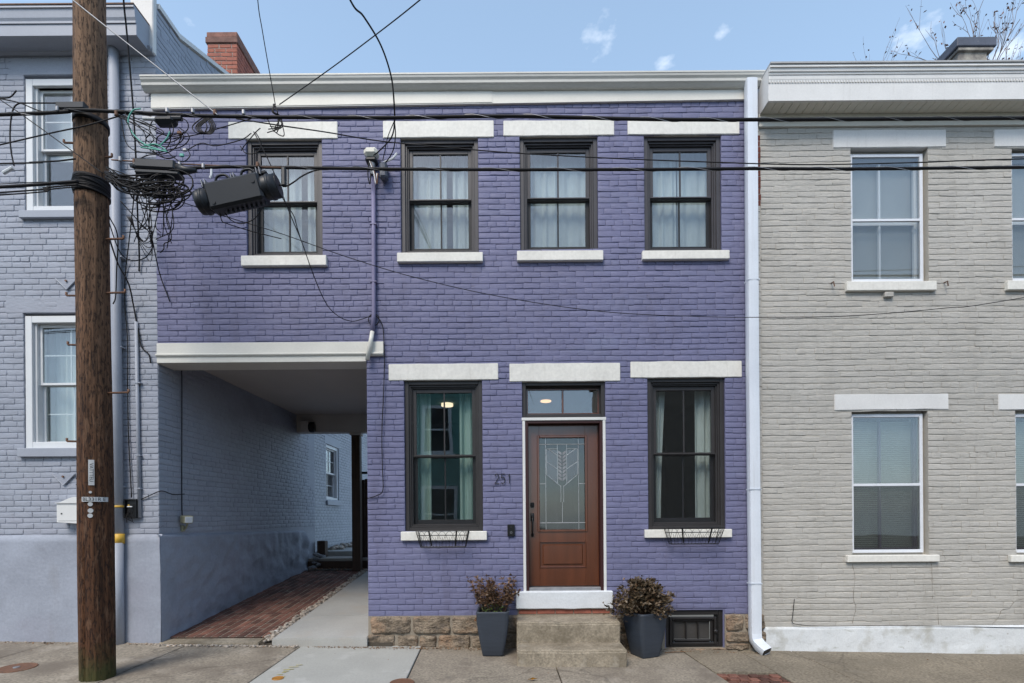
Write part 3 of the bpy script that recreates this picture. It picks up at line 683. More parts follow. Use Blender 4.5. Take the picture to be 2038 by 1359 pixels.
# rooms
mb = MB(); mb.box(HX0+.02, HX1-.02, .31, 4.15, 3.83, 3.86); mb.build('upper_floor', M['room_floor'], house)
mb = MB(); y1 = 3.4
for (xa, xb) in ((HX0+.05, HX1-.05),):
    mb.quad((xa, y1, 3.86), (xb, y1, 3.86), (xb, y1, 6.4), (xa, y1, 6.4)); mb.quad((xa, .31, 6.4), (xa, y1, 6.4), (xb, y1, 6.4), (xb, .31, 6.4))
    mb.quad((xa, .31, 3.86), (xa, y1, 3.86), (xa, y1, 6.4), (xa, .31, 6.4)); mb.quad((xb, y1, 3.86), (xb, .31, 3.86), (xb, .31, 6.4), (xb, y1, 6.4))
mb.build('upper_room', M['room'], house)
def room(name, xa, xb, za, zb, y1, m1, mf):
    mb = MB(); mb.quad((xa, y1, za), (xb, y1, za), (xb, y1, zb), (xa, y1, zb)); mb.quad((xa, .31, zb), (xa, y1, zb), (xb, y1, zb), (xb, .31, zb))
    mb.quad((xa, .31, za), (xa, y1, za), (xa, y1, zb), (xa, .31, zb)); mb.quad((xb, y1, za), (xb, .31, za), (xb, .31, zb), (xb, y1, zb)); mb.build(name, m1, house)
    MB().quad((xa, .31, za+.002), (xb, .31, za+.002), (xb, y1, za+.002), (xa, y1, za+.002)).build(name+'_floor', mf, house)
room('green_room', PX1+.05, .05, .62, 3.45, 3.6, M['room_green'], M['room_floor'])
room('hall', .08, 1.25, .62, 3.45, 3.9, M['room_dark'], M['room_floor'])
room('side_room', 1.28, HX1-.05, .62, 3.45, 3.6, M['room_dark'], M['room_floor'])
lp = W(890, 802, 1.9); lp.z = 3.43
MB().lathe([(.075, -.045), (.095, -.04), (.095, 0)], 20).build('ceiling_lamp', M['lamp_glow'], house, True, loc=(lp.x, 1.9, 3.448))
MB().lathe([(.07, -.02), (.085, -.015), (.085, 0)], 20).build('ceiling_lamp', M['lamp_warm'], house, True, loc=(.55, 1.75, 3.448))

def lintel(px, parent=house, material=None, y0=-.012, name='lintel'):
    x0, x1, z0, z1 = rect(*px); bm = bmesh.new(); bmesh.ops.create_cube(bm, size=1)
    bmesh.ops.scale(bm, vec=(x1-x0, .20, z1-z0), verts=bm.verts); bmesh.ops.translate(bm, vec=((x0+x1)/2, y0+.10, (z0+z1)/2), verts=bm.verts)
    bmesh.ops.bevel(bm, geom=bm.edges[:], offset=.006, segments=2, affect='EDGES')
    bmesh.ops.subdivide_edges(bm, edges=[e for e in bm.edges if e.calc_length() > .5], cuts=14)
    for v in bm.verts: v.co += Vector((0, mnoise.noise(v.co*7)*.002, mnoise.noise(v.co*5+Vector((9, 0, 0)))*.005+.010*(v.co.x-(x0+x1)/2)/(x1-x0)*mnoise.noise(Vector((x0*9, z0*7, 2)))))
    return MB().bm(bm).build(name, material or M['white_stone'], parent)
def sill(px, parent=house, material=None, out=.05, name='sill'):
    x0, x1, z0, z1 = rect(*px, Y=-out); return MB().box(x0, x1, -out, .16, z0, z1, .006).build(name, material or M['white_stone'], parent)

def sash_window(fr, li, si, low=False, n=0):
    x0, x1, _, _ = rect(*fr); z0 = rect(*si, Y=-.05)[3]-.004; z1 = rect(*li)[2]+.003
    fm = M['bronze_low'] if low else M['bronze']
    gl = M['glass_low'] if low else M['glass']
    m = MB(); m.ring(x0+.001, x1-.001, z0, z1, .050, .030, .20, .004); m.ring(x0+.05, x1-.05, z0+.05, z1-.05, .022, .052, .20, .003)
    m.ring(x0+.072, x1-.072, z0+.072, z1-.072, .016, .072, .20, .002)
    win = m.build('window', fm, house)
    xa, xb, za, zb = x0+.088, x1-.088, z0+.088, z1-.088; zm = za+(zb-za)*.505
    m = MB(); m.ring(xa, xb, zm-.018, zb, .046, .095, .13, .003, wt=.05, wb=.034); us = m.build('upper_sash', fm, win)
    m = MB(); m.ring(xa+.001, xb-.001, za, zm+.018, .046, .138, .172, .003, wt=.034, wb=.06); ls = m.build('lower_sash', M['screen'], win)
    m = MB(); m.ring(xa-.012, xb+.012, za-.012, zm+.008, .016, .080, .092, .002); m.build('screen_frame', fm, win); MB().quad((xa+.004, .086, za+.004), (xb-.004, .086, za+.004), (xb-.004, .086, zm-.008), (xa+.004, .086, zm-.008)).build('insect_screen', M['fine_screen'], win)
    xm = (xa+xb)/2; gw = .009
    MB().box(xm-gw, xm+gw, .100, .122, zm+.016, zb-.05, .002).build('muntin', fm, win); MB().box(xm-gw, xm+gw, .143, .166, za+.06, zm-.016, .002).build('muntin', M['screen'], win)
    for (p, q) in ((xa+.046, xm-gw), (xm+gw, xb-.046)):
        pane(win, p, q, zm+.016, zb-.05, .110, gl); pane(win, p, q, za+.06, zm-.016, .153, gl)
    # inner reveal boards
    MB().ring(x0, x1, z0-.01, z1+.01, .012, .205, .31, 0).build('inner_lining', M['trim_white'], win)
    return win, (x0, x1, z0, z1)
for i, (k, fr, li, si) in enumerate(UPW):
    lintel(li); sill(si); w, (x0, x1, z0, z1) = sash_window(fr, li, si, False, i)
    cm = M['curtain_sheer']; zt, zb = z1-.02, z0+.02
    if i in (0, 1):
        s0 = .60 if i else .66
        curtain(w, x0+.015, x0+(x1-x0)*(s0-.04), zb, zt, .255, cm, .014, 52, i); curtain(w, x0+(x1-x0)*(s0+.04), x1-.015, zb, zt, .255, cm, .014, 60, i+9)
    else:
        curtain(w, x0+.015, x0+(x1-x0)*.50, zb, zt, .255, cm, .012, 56, i); curtain(w, x0+(x1-x0)*.52, x1-.015, zb, zt, .262, cm, .008, 40, i+9)
for i, (k, fr, li, si) in enumerate(LOW):
    lintel(li); sill(si); w, (x0, x1, z0, z1) = sash_window(fr, li, si, True, i); wd = x1-x0
    if i == 0: curtain(w, x0+.015, x0+wd*.30, z0+.02, z1-.02, .27, M['curtain_teal'], .018, 60, 3); curtain(w, x1-wd*.32, x1-.015, z0+.02, z1-.02, .27, M['curtain_teal'], .018, 60, 5)
    else: curtain(w, x0+.015, x0+wd*.32, z0+.02, z1-.02, .27, M['curtain_white'], .014, 70, 4, taper=.25); curtain(w, x1-wd*.30, x1-.015, z0+.02, z1-.02, .27, M['curtain_white'], .018, 60, 6)
lintel(DOOR_LINTEL)
# ---- door: transom, white trim, frame, leaf with leaded glass
x0, x1, z0, z1 = dr; tz = rect(1041, 758.5, 1204, 831)[2]; tz1 = dl[2]+.003
m = MB(); m.ring(x0+.002, x1-.002, tz, tz1, .045, .030, .20, .004, wb=.05); m.ring(x0+.045, x1-.045, tz+.05, tz1-.045, .012, .10, .20, .002); tr = m.build('transom', M['bronze_low'], house)
xa, xb = x0+.057, x1-.057; xm = (xa+xb)/2; za, zb = tz+.062, tz1-.057
MB().ring(xa, xb, za, zb, .02, .125, .16, .002).build('transom_sash', M['door'], tr); MB().box(xm-.012, xm+.012, .128, .155, za+.02, zb-.02, .002).build('muntin', M['door'], tr)
pane(tr, xa+.02, xm-.012, za+.02, zb-.02, .14, M['glass_low']); pane(tr, xm+.012, xb-.02, za+.02, zb-.02, .14, M['glass_low'])
DT = DZ0+.01
m = MB(); m.box(x0, x0+.034, -.004, .06, DT, tz-.012, .003); m.box(x1-.034, x1, -.004, .06, DT, tz-.012, .003); m.box(x0-.008, x1+.008, -.008, .06, tz-.034, tz+.002, .003)
m.build('door_trim', M['trim_white'], house)
fx0, fx1 = x0+.034, x1-.034; fz1 = tz-.034
m = MB(); m.box(fx0, fx0+.036, .004, .20, DT, fz1, .004); m.box(fx1-.036, fx1, .004, .20, DT, fz1, .004); m.box(fx0+.036, fx1-.036, .006, .20, fz1-.034, fz1-.001, .004)
m.box(fx0+.036, fx0+.052, .118, .20, DT, fz1-.034); m.box(fx1-.052, fx1-.036, .118, .20, DT, fz1-.034)
m.build('door_frame', M['door_frame'], house)
lx0, lx1 = fx0+.040, fx1-.040; lz0, lz1 = DT+.058, fz1-.038; yd = .112
gz0, gz1 = rect(1074, 871, 1164, 1054, Y=yd)[2:]; gxa, gxb = rect(1073.6, 871, 1164.5, 1054, Y=yd)[:2]
pz0, pz1 = rect(1070, 1078.5, 1168, 1128, Y=yd)[2:]
m = MB(); m.box(lx0, gxa, yd, yd+.045, lz0, lz1, .003); m.box(gxb, lx1, yd, yd+.045, lz0, lz1, .003)
m.box(gxa, gxb, yd+.0005, yd+.045, gz1, lz1-.0005); m.box(gxa, gxb, yd+.0005, yd+.045, pz1, gz0); m.box(gxa, gxb, yd+.0005, yd+.045, lz0+.0005, pz0); m.box(gxa, gxb, yd+.012, yd+.04, pz0, pz1)
door = m.build('door', M['door'], house)
m = MB(); m.ring(gxa-.028, gxb+.028, gz0-.028, gz1+.028, .030, yd-.016, yd+.004, .006); m.build('glass_moulding', M['door'], door)
m = MB(); m.ring(gxa-.012, gxb+.012, pz0-.012, pz1+.012, .016, yd-.010, yd+.014, .005); m.box(gxa+.035, gxb-.035, yd-.002, yd+.02, pz0+.03, pz1-.03, .012); m.build('panel', M['door'], door)
pane(door, gxa, gxb, gz0, gz1, yd+.016, glass_mat('door_glass', 1.8, (.72, .78, .75), .5, .03))
gw, gh = gxb-gxa, gz1-gz0
def gp(u, v): return Vector((gxa+gw*u, yd+.012, gz0+gh*v))
m = MB(); r_ = .0032
for a, b in (((.14, .0), (.14, 1)), ((.86, 0), (.86, 1)), ((0, .93), (1, .93)), ((0, .075), (1, .075)), ((.40, .60), (.40, .93)), ((.60, .60), (.60, .93)), ((.16, .60), (.16, .88)), ((.84, .60), (.84, .88)), ((.16, .88), (.40, .88)), ((.60, .88), (.84, .88)),
             ((.16, .60), (.40, .50)), ((.84, .60), (.60, .50)), ((.40, .5), (.40, .6)), ((.60, .5), (.60, .6)), ((.16, .74), (.40, .66)), ((.84, .74), (.60, .66)), ((.20, .88), (.40, .81)), ((.80, .88), (.60, .81)), ((.47, .30), (.47, .48)), ((.53, .30), (.53, .48)), ((.40, .50), (.47, .47)), ((.60, .5), (.53, .47)),
             ((.5, .075), (.5, .30)), ((.0, .5), (.14, .5)), ((.86, .5), (1, .5))): m.tube([gp(*a), gp(*b)], r_, 5)
m.build('lead_caming', M['lead'], door)
m = MB()
for k in range(8):
    v = .53+.04*k
    for s_ in (-1, 1): m.add([gp(.5+s_*.012, v), gp(.5+s_*.085, v+.028), gp(.5+s_*.085, v+.052), gp(.5+s_*.012, v+.03)], [(0, 1, 2, 3) if s_ > 0 else (3, 2, 1, 0)])
m.build('bevelled_glass', M['steel'], door)
m = MB()
for s_ in (0, 1):
    a, b = ((.17, .395) if s_ == 0 else (.605, .83))
    t0, t1 = (.605, .505) if s_ == 0 else (.505, .605)
    m.add([gp(a, t0)+Vector((0, .002, 0)), gp(b, t1)+Vector((0, .002, 0)), gp(b, .87)+Vector((0, .002, 0)), gp(a, .87)+Vector((0, .002, 0))], [(0, 1, 2, 3)])
m.build('frosted_glass', glass_mat('frosted_panel', 2.6, (.55, .58, .60), .4, .25), door)
m = MB()
for v in (.885, .93, .30, .45, .60, .75, .075):
    for u in (.14, .86): c = gp(u, v); m.box(c.x-.006, c.x+.006, c.y-.006, c.y+.002, c.z-.006, c.z+.006, .003)
m.build('glass_jewel', M['steel'], door)
hx = lx0+.045; hz = rect(1053, 1021, 1064, 1071, Y=.1)
m = MB(); m.box(hx-.022, hx+.022, yd-.016, yd, hz[3]-.10, hz[3], .006); m.tube(spline([(hx, yd-.012, hz[3]-.05), (hx, yd-.055, hz[3]-.07), (hx, yd-.065, hz[3]-.15), (hx, yd-.05, hz[3]-.24), (hx, yd-.008, hz[3]-.27)], 6), .011, 8)
m.box(hx-.016, hx+.016, yd-.012, yd, hz[3]-.30, hz[3]-.25, .005); m.build('handle', M['black'], door, True)
dz_ = rect(1053, 999, 1064, 1011, Y=.1); m = MB(); m.box(hx-.024, hx+.024, yd-.02, yd, (dz_[2]+dz_[3])/2-.032, (dz_[2]+dz_[3])/2+.032, .008); m.box(hx-.006, hx+.006, yd-.035, yd-.018, (dz_[2]+dz_[3])/2-.018, (dz_[2]+dz_[3])/2+.018, .003); m.build('deadbolt', M['black'], door)
MB().box(fx0+.03, fx1-.03, .02, .2, DT-.004, DT+.05, .006).build('threshold', M['steel'], house)
# doorstep block
sx0, sx1, sz0, sz1 = rect(1026.9, 1177, 1220.7, 1212, Y=-.06)
bm = bmesh.new(); bmesh.ops.create_cube(bm, size=1); bmesh.ops.scale(bm, vec=(sx1-sx0, .26, sz1-sz0), verts=bm.verts); bmesh.ops.translate(bm, vec=((sx0+sx1)/2, .07, (sz0+sz1)/2), verts=bm.verts)
bmesh.ops.bevel(bm, geom=bm.edges[:], offset=.010, segments=1, affect='EDGES'); bmesh.ops.subdivide_edges(bm, edges=[e for e in bm.edges if e.calc_length() > .6], cuts=20)
for v in bm.verts: v.co += Vector((0, 0, mnoise.noise(v.co*6)*.008*(1 if v.co.z < (sz0+sz1)/2 else .2)))
MB().bm(bm).build('doorstep', mat('pale_blue_white_paint', (.66, .69, .72), .6, .05, 3, fine=.04, bump=.4, bscale=30, bump2=.4, b2scale=8), house)
for k in range(5):
    a = sx0+.03+(sx1-sx0-.06)*k/5; MB().box(a+.004, a+(sx1-sx0-.06)/5-.004, -.02, .1, sz0-.066, sz0-.012, .006).build('brick', M['chimney_brick'], house)
MB().box(sx0+.02, sx1-.02, -.012, .1, sz0-.12, sz0+.0).build('step_bed', M['mortar'], house)

# ---- stone foundation
ST = [(737, 1226, 818, 1262), (820, 1226, 897, 1262), (899, 1227, 955, 1262), (957, 1226, 1000, 1263), (1002, 1226, 1036, 1262),
      (730, 1262, 786, 1291), (791, 1264, 832, 1290), (834, 1264, 869, 1290), (871, 1263, 936, 1294), (938, 1264, 990, 1294), (992, 1264, 1036, 1296),
      (1228, 1224, 1262, 1258), (1264, 1224, 1320, 1258), (1228, 1260, 1280, 1296), (1282, 1260, 1320, 1296),
      (1445, 1222, 1481, 1256), (1483, 1222, 1524, 1254), (1445, 1257, 1492, 1278), (1494, 1256, 1525, 1290), (1445, 1280, 1492, 1294), (1320, 1290, 1445, 1297)]
rst = random.Random(8)
for k, q in enumerate(ST):
    x0, x1, z0, z1 = rect(*q, Y=-.03); bm = bmesh.new(); bmesh.ops.create_cube(bm, size=1)
    bmesh.ops.subdivide_edges(bm, edges=bm.edges[:], cuts=8, use_grid_fill=True)
    w_, h_ = x1-x0-.012, z1-z0-.012; off = Vector((k*3.1, k*1.7, 0))
    for v in bm.verts:
        p = v.co*2; r = Vector((p.x, p.y, p.z))
        e_ = (abs(p.x)**10+abs(p.z)**10+abs(p.y)**10)**(1/10); r = r/max(e_, 1e-6)*max(abs(p.x), abs(p.y), abs(p.z))
        co = Vector((r.x*w_/2, r.y*.10, r.z*h_/2)); nz = mnoise.noise(co*11+off)*.026+mnoise.noise(co*30+off)*.014
        v.co = Vector(((x0+x1)/2+co.x+mnoise.noise(co*11+off*2)*.008, .055+co.y+(nz if p.y < 0 else 0), (z0+z1)/2+co.z+mnoise.noise(co*12+off*3)*.008))
    MB().bm(bm).build('foundation_stone', M['stone'], house, True)
xa = rect(737, 1226, 1036, 1295); xb = rect(1228, 1226, 1524, 1295)
MB().box(PX1+.003, xa[1]+.2, -.015, .08, -.25, Z_STONE+.006).build('foundation_mortar', M['mortar'], house); MB().box(xb[0]-.2, vent[0]+.005, -.015, .08, -.25, Z_STONE-.004).build('foundation_mortar', M['mortar'], house)
MB().box(vent[1]-.005, HX1, -.015, .08, -.25, Z_STONE-.004).build('foundation_mortar', M['mortar'], house); MB().box(vent[0]+.006, vent[1]-.006, -.013, .08, -.25, vent[2]+.005).build('foundation_mortar', M['mortar'], house)
# ---- cellar hatch
x0, x1, z0, z1 = vent; vm = mat('black_painted_hatch', (.020, .018, .018), .45, .15, 5, fine=.06)
m = MB(); m.ring(x0+.006, x1-.006, z0+.006, z1-.004, .062, .03, .16, .006); hatch = m.build('cellar_hatch', vm, house)
a0, a1, b0, b1 = rect(1332.5, 1228, 1426, 1283, Y=.02)
MB().ring(a0, a1, b0, b1, .03, .012, .06, .006).build('hatch_frame', vm, hatch)
m = MB(); m.ring(a0+.03, a1-.03, b0+.03, b1-.03, .035, .035, .07, .012); gx0, gx1, gz_0, gz_1 = a0+.065, a1-.065, b0+.065, b1-.065
m.build('hatch_leaf', vm, hatch)
for k in range(2): xx = gx0+(gx1-gx0)*(k+1)/3; MB().box(xx-.009, xx+.009, .045, .075, gz_0, gz_1, .003).build('hatch_bar', vm, hatch)
for k in range(3): xx = gx0+(gx1-gx0)*k/3; MB().box(xx+.006, xx+(gx1-gx0)/3-.006, .072, .08, gz_0, gz_1).build('hatch_panel', mat('hatch_panel_grey', (.05, .047, .045), .5, .1, 5), hatch)
MB().lathe([(.010, 0), (.022, .012), (.026, .026), (.016, .036)], 16).build('knob', vm, hatch, True, loc=(a1-.02, .014, (b0+b1)/2), rot=(math.pi/2, 0, 0))
# ---- passage beam
x0, x1, z0, z1 = rect(313, 681, 763, 720.5, Y=-.03); zmid = z0+(z1-z0)*.42; xr = PX1+.0
MB().box(x0-.01, x1, -.03, .12, zmid+.004, z1, .003).build('passage_beam', M['white_trim'], house)
MB().box(x0-.01, xr, -.028, .29, z0, zmid-.03, .003).build('beam_board', M['white_trim'], house)
MB().prism([(-.045, zmid+.004), (-.052, zmid-.004), (-.05, zmid-.016), (-.034, zmid-.032), (.05, zmid-.032), (.05, zmid+.004)], x0-.012, x1).build('beam_moulding', M['white_trim'], house)
b2 = rect(598, 835, 735, 862, Y=4.1); MB().box(PX0, PX1, 3.98, 4.18, b2[2], 3.722, .004).build('rear_beam', M['ceiling'], house)
pp = rect(703, 864, 719.5, 1128, Y=4.15)
post = MB().box(pp[0], pp[1], 4.05, 4.19, .50, b2[2]-.002, .006).build('gate_post', M['wood_dark']); tag(post, 'dark brown square wooden post under the beam at the far passage end', 'post')
MB().box(pp[0]-.03, pp[1]+.03, 4.03, 4.20, b2[2]-.05, b2[2]-.001, .004).build('post_cap', M['ceiling'], post)
# ---- fascia and gutter
L1 = W(301, 217, -.03); R1 = W(1484, 197, -.03); T1 = W(301, 170, -.03).z
m = MB(); m.poly([(L1.x, L1.z), (R1.x, R1.z), (R1.x, T1), (L1.x, T1)], -.03, .02); m.build('fascia', M['white_trim'], house)
mj = W(980, 205, -.03); MB().poly([(L1.x-.0, L1.z+.012), (mj.x-.002, (L1.z*.43+R1.z*.57)+.012), (mj.x-.002, T1+.01), (L1.x, T1+.01)], -.036, -.0301).build('fascia_board', M['white_trim'], house)
gz = W(900, 143.5, -.135).z; gb = W(900, 179, -.05).z; gmid = W(900, 163, -.11).z
prof = [(-.030, gb), (-.055, gb), (-.070, gb+.010), (-.088, gmid-.02), (-.108, gmid-.006), (-.110, gmid+.008), (-.104, gmid+.014), (-.106, gmid+.03), (-.124, gz-.045), (-.130, gz-.02), (-.135, gz-.018), (-.135, gz), (-.125, gz), (-.11, gz-.02), (-.03, gz-.03)]
gl_, gr_ = W(277, 146, -.135).x, W(1527, 138, -.135).x
m = MB(); m.prism(prof, gl_, gr_); fixn(m.build('gutter', M['gutter'], house))
# ---- downspout
d0 = W(1494, 170, -.10); d1 = W(1503.5, 1270, -.10); hw = .066
path = [Vector((d0.x, -.10, d0.z+.06)), Vector((d0.x, -.10, d0.z-.03)), Vector(((d0.x+d1.x)/2-.005, -.09, 3.4)), Vector((d1.x, -.09, .17)), Vector((d1.x+.005, -.10, .09)), Vector((d1.x+.03, -.16, .03)), Vector((d1.x+.07, -.235, -.02))]
m = MB(); n_ = 12; ring_ = []
for k in range(n_): 
    a = 2*math.pi*(k+.5)/n_; cx_, sx_ = math.cos(a), math.sin(a); q = (abs(cx_)**8+abs(sx_)**8)**(1/8); ring_.append((cx_/q*hw, sx_/q*.05))
for i, p in enumerate(path):
    t = (path[min(i+1, len(path)-1)]-path[max(i-1, 0)]).normalized(); a = Vector((1, 0, 0)); a = (a-t*a.dot(t)).normalized(); b = t.cross(a)
    for u, v in ring_: m.v.append(tuple(p+a*u+b*v))
for i in range(len(path)-1):
    for k in range(n_): k2 = (k+1) % n_; m.f.append((i*n_+k, i*n_+k2, (i+1)*n_+k2, (i+1)*n_+k))
ds = fixn(m.build('downspout', M['downspout'], house)); m2 = MB(); e0 = len(path)-1; cc_ = path[-1]; tt_ = (path[-1]-path[-2]).normalized(); m2.v = [tuple(cc_+(Vector(m.v[e0*n_+k])-cc_)*.86-tt_*.004) for k in range(n_)]; m2.f = [tuple(range(n_))]; m2.build('outlet_shade', M['screen'], ds)  # black sheet just inside the open end stands in for the shade within
for (za, zb) in ((W(1500, 975, -.1).z, .03), (W(1505, 1162, -.1).z, .02), (W(1498, 560, -.1).z, .02)):
    xx = d0.x+(d1.x-d0.x)*((d0.z-za)/(d0.z-d1.z)); MB().ring(xx-hw-.004, xx+hw+.004, za, za+.014, .004, -.145, -.035).build('strap', M['downspout'], ds)
for k in range(5): MB().box(d1.x-hw+.006+.01*k, d1.x+hw-.004+.01*k, -.152-.018*k, -.146-.018*k, .10-.026*k, .104-.026*k).build('elbow_rib', M['downspout'], ds)
# ================================================================== blue-grey row house
lh = empty('blue_grey_row_house', 'blue-grey painted brick row house with white windows behind the utility pole', 'house')
LX0, LX1 = -8.2, -4.36
Z_ST = W(160, 1064, -.02).z
LW = [((49, 154, 207, 416), (16, 116, 232, 149), (36, 417, 222, 432), (82, 187, 188, 295), (84.5, 303, 190, 412)),
      ((48, 627, 207, 891), (11, 591, 236, 622.6), (33, 891, 222, 908.5), (84, 655.7, 190, 764), (86.5, 771.6, 192, 879))]
lholes = []
for fr, li, si, g1, g2 in LW:
    a = rect(*fr); lholes.append((a[0]-.004, a[1]+.004, rect(*si, Y=-.04)[3]-.01, rect(*li)[2]+.01))
LTOP = 8.0; FR_TOP = W(150, 112, 0).z
wall_panel('wall', LX0, LX1-.012, -.2, LTOP, lholes, .0066, .30, M['bluegrey'], lh)
rl = random.Random(31)
lb = lay_courses(LX0, LX1-.003, Z_ST+.005, FR_TOP-.005, lholes, .0705, .215, rl, 7, .004, (.004, .009), (.001, .005))
# passage wall and gable: brick face at X = PX0, running back
ga = PX0-.0
gab = []
zc_ = 3.73
side = lay_courses(0.0, 4.9, Z_ST+.01, zc_, [(4.62, 5, 2.30, 9)], .0705, .215, rl, 7, .004, (.004, .009), (.001, .005))
up = lay_courses(.02, 4.4, 6.75, 9.3, [], .0705, .215, rl, 7, .003, (.004, .008))
def gable_z(y): return 7.98 if y < .44 else 7.98+.436*(y-.44)
up = [b for b in up if b[1]+.03 < gable_z(b[0]-b[2]/2)]
SB = PX0-.0080
make_bricks(lh, [(lb, lambda u, z: Vector((u, .0066, z)), 0), (side, lambda u, z: Vector((SB, u, z)), math.pi/2), (up, lambda u, z: Vector((SB, u, z)), math.pi/2)], M['bluegrey'], 6, dep=.0066, wob=.0024, jit=.0014)
m = MB(); P_ = [(0.009, -.2), (4.92, -.2), (4.92, 7.5), (4.4, gable_z(4.4)-.03), (.44, 7.95), (.009, 7.95)]
n_ = len(P_); m.v += [(SB, y, z) for y, z in P_]; m.f.append(tuple(range(n_))); fixn(m.build('side_wall', M['bluegrey'], lh))
m = MB(); m.quad((SB-.01, 4.92, -.2), (SB-.3, 4.92, -.2), (SB-.3, 4.92, 7.5), (SB-.01, 4.92, 7.5)); m.build('wall_end', M['bluegrey'], lh)
# rough stucco plinth, front and passage side (real relief)
m = MB(); nx, nz = 90, 34; x_a, x_b = LX0, LX1+.035
for j in range(nz+1):
    for i in range(nx+1):
        t = j/nz; x = x_a+(x_b-x_a)*i/nx; z = -.15+(Z_ST+.15)*t; p = Vector((x, 0, z))
        d = .030+mnoise.noise(p*1.3)*.010+mnoise.noise(p*4)*.005+.012*(1-t)
        if j == nz: d = -.005
        m.v.append((x, -d, z))
for j in range(nz):
    for i in range(nx): a = j*(nx+1)+i; m.f.append((a, a+1, a+nx+2, a+nx+1))
m.build('stucco_plinth', M['bluegrey_stucco'], lh, True)
m = MB(); ny = 150; nz = 60
for j in range(nz+1):
    for i in range(ny+1):
        t = j/nz; y = -.045+4.35*i/ny; zt = Z_ST-.045*max(0, y)*.35; z = -.1+(zt+.1)*t; p = Vector((0, y, z))
        rough_ = .35+.65*min(1, max(0, y/.25))
        d = .030+.018*(1-t)+rough_*(mnoise.noise(p*2.1)*.026+mnoise.noise(p*6)*.022+abs(mnoise.noise(p*13))*.016)
        if y > 3.3: d += (y-3.3)*.12*(.5+mnoise.noise(p*4))*(1-t*.3)
        if j == nz: d = -.012
        m.v.append((PX0+d, y, z))
for j in range(nz):
    for i in range(ny): a = j*(ny+1)+i; m.f.append((a, a+1, a+ny+2, a+ny+1))
m.build('rough_stucco_side', M['bluegrey_stucco'], lh, True)
# white sash windows with grilles
def white_window(fr, li, si, g1, g2, n):
    x0, x1, _, _ = rect(*fr); z0 = rect(*si, Y=-.04)[3]-.003; z1 = rect(*fr)[3]
    m = MB(); m.ring(x0, x1, z0, z1, .085, .015, .16, .004); m.ring(x0+.085, x1-.085, z0+.04, z1-.055, .03, .05, .18, .003)
    win = m.build('window', M['vinyl'], lh)
    xa, xb, za, zb = x0+.115, x1-.115, z0+.07, z1-.085; zm = (za+zb)/2
    MB().ring(xa, xb, zm-.012, zb, .036, .085, .12, .003, wb=.03).build('upper_sash', M['vinyl'], win); MB().ring(xa, xb, za, zm+.012, .036, .125, .16, .003, wt=.03).build('lower_sash', M['vinyl'], win)
    xm = (xa+xb)/2
    for (p, q, y) in ((zm+.018, zb-.036, .098), (za+.036, zm-.018, .138)):
        zz = (p+q)/2
        MB().box(xm-.007, xm+.007, y+.006, y+.014, p, q).build('muntin', M['vinyl'], win); MB().box(xa+.036, xb-.036, y+.007, y+.015, zz-.007, zz+.007).build('muntin', M['vinyl'], win)
        pane(win, xa+.036, xb-.036, p, q, y, M['glass'] if n == 0 else M['glass_low'])
    return win, (x0, x1, z0, z1)
lw_ = []
for i, (fr, li, si, g1, g2) in enumerate(LW):
    lintel(li, lh, M['bluegrey'], -.002); sill(si, lh, M['bluegrey_trim'], .05); w, q = white_window(fr, li, si, g1, g2, i); lw_.append((w, q))
    x0, x1, z0, z1 = q
    if i == 0: curtain(w, x0, x1, z0+(z1-z0)*.48, z1, .26, M['curtain_white'], .006, 20, 2, 'roller_shade')
    else: curtain(w, x0, x0+(x1-x0)*.50, z0, z1, .28, M['curtain_white'], .016, 50, 7)
    mb = MB(); y1 = 1.6; xa, xb, za, zb = x0-.2, x1+.2, z0-.2, z1+.2
    mb.quad((xa, y1, za), (xb, y1, za), (xb, y1, zb), (xa, y1, zb)); mb.quad((xa, .31, zb), (xa, y1, zb), (xb, y1, zb), (xb, .31, zb)); mb.quad((xa, .31, za), (xb, .31, za), (xb, y1, za), (xa, y1, za))
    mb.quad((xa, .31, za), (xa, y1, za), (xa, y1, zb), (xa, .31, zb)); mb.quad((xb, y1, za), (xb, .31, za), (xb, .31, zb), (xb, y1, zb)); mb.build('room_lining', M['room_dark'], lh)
# cornice: crown, fascia, soffit, frieze
cz = lambda y, Y: W(200, y, Y).z
ex = W(266, 20, -.29).x
c_top, c_m1, c_m2, c_b = cz(9, -.29), cz(44, -.27), cz(46, -.25), cz(70, -.25)
zs_ = c_b
prof = [(-.29, c_top), (-.295, c_top-.03), (-.28, c_top-.035), (-.27, c_m1+.06), (-.255, c_m1+.03), (-.262, c_m1+.025), (-.262, c_m1), (-.25, c_m2-.004), (-.25, zs_), (.0, zs_+.001), (.0, c_top)]
m = MB(); m.prism(prof, LX0, ex); fixn(m.build('cornice', M['bluegrey_trim'], lh))
MB().box(LX0, ex+.004, -.30, .3, c_top+.001, c_top+.014).build('roof_edge', M['rust'], lh)
MB().box(LX0, LX1-.02, -.05, .03, FR_TOP+.06, zs_-.001, .004).build('frieze', M['bluegrey_trim'], lh); MB().prism([(-.02, FR_TOP), (-.05, FR_TOP+.012), (-.075, FR_TOP+.05), (-.075, FR_TOP+.064), (.02, FR_TOP+.064), (.02, FR_TOP)], LX0, LX1-.02).build('frieze_moulding', M['bluegrey_trim'], lh)
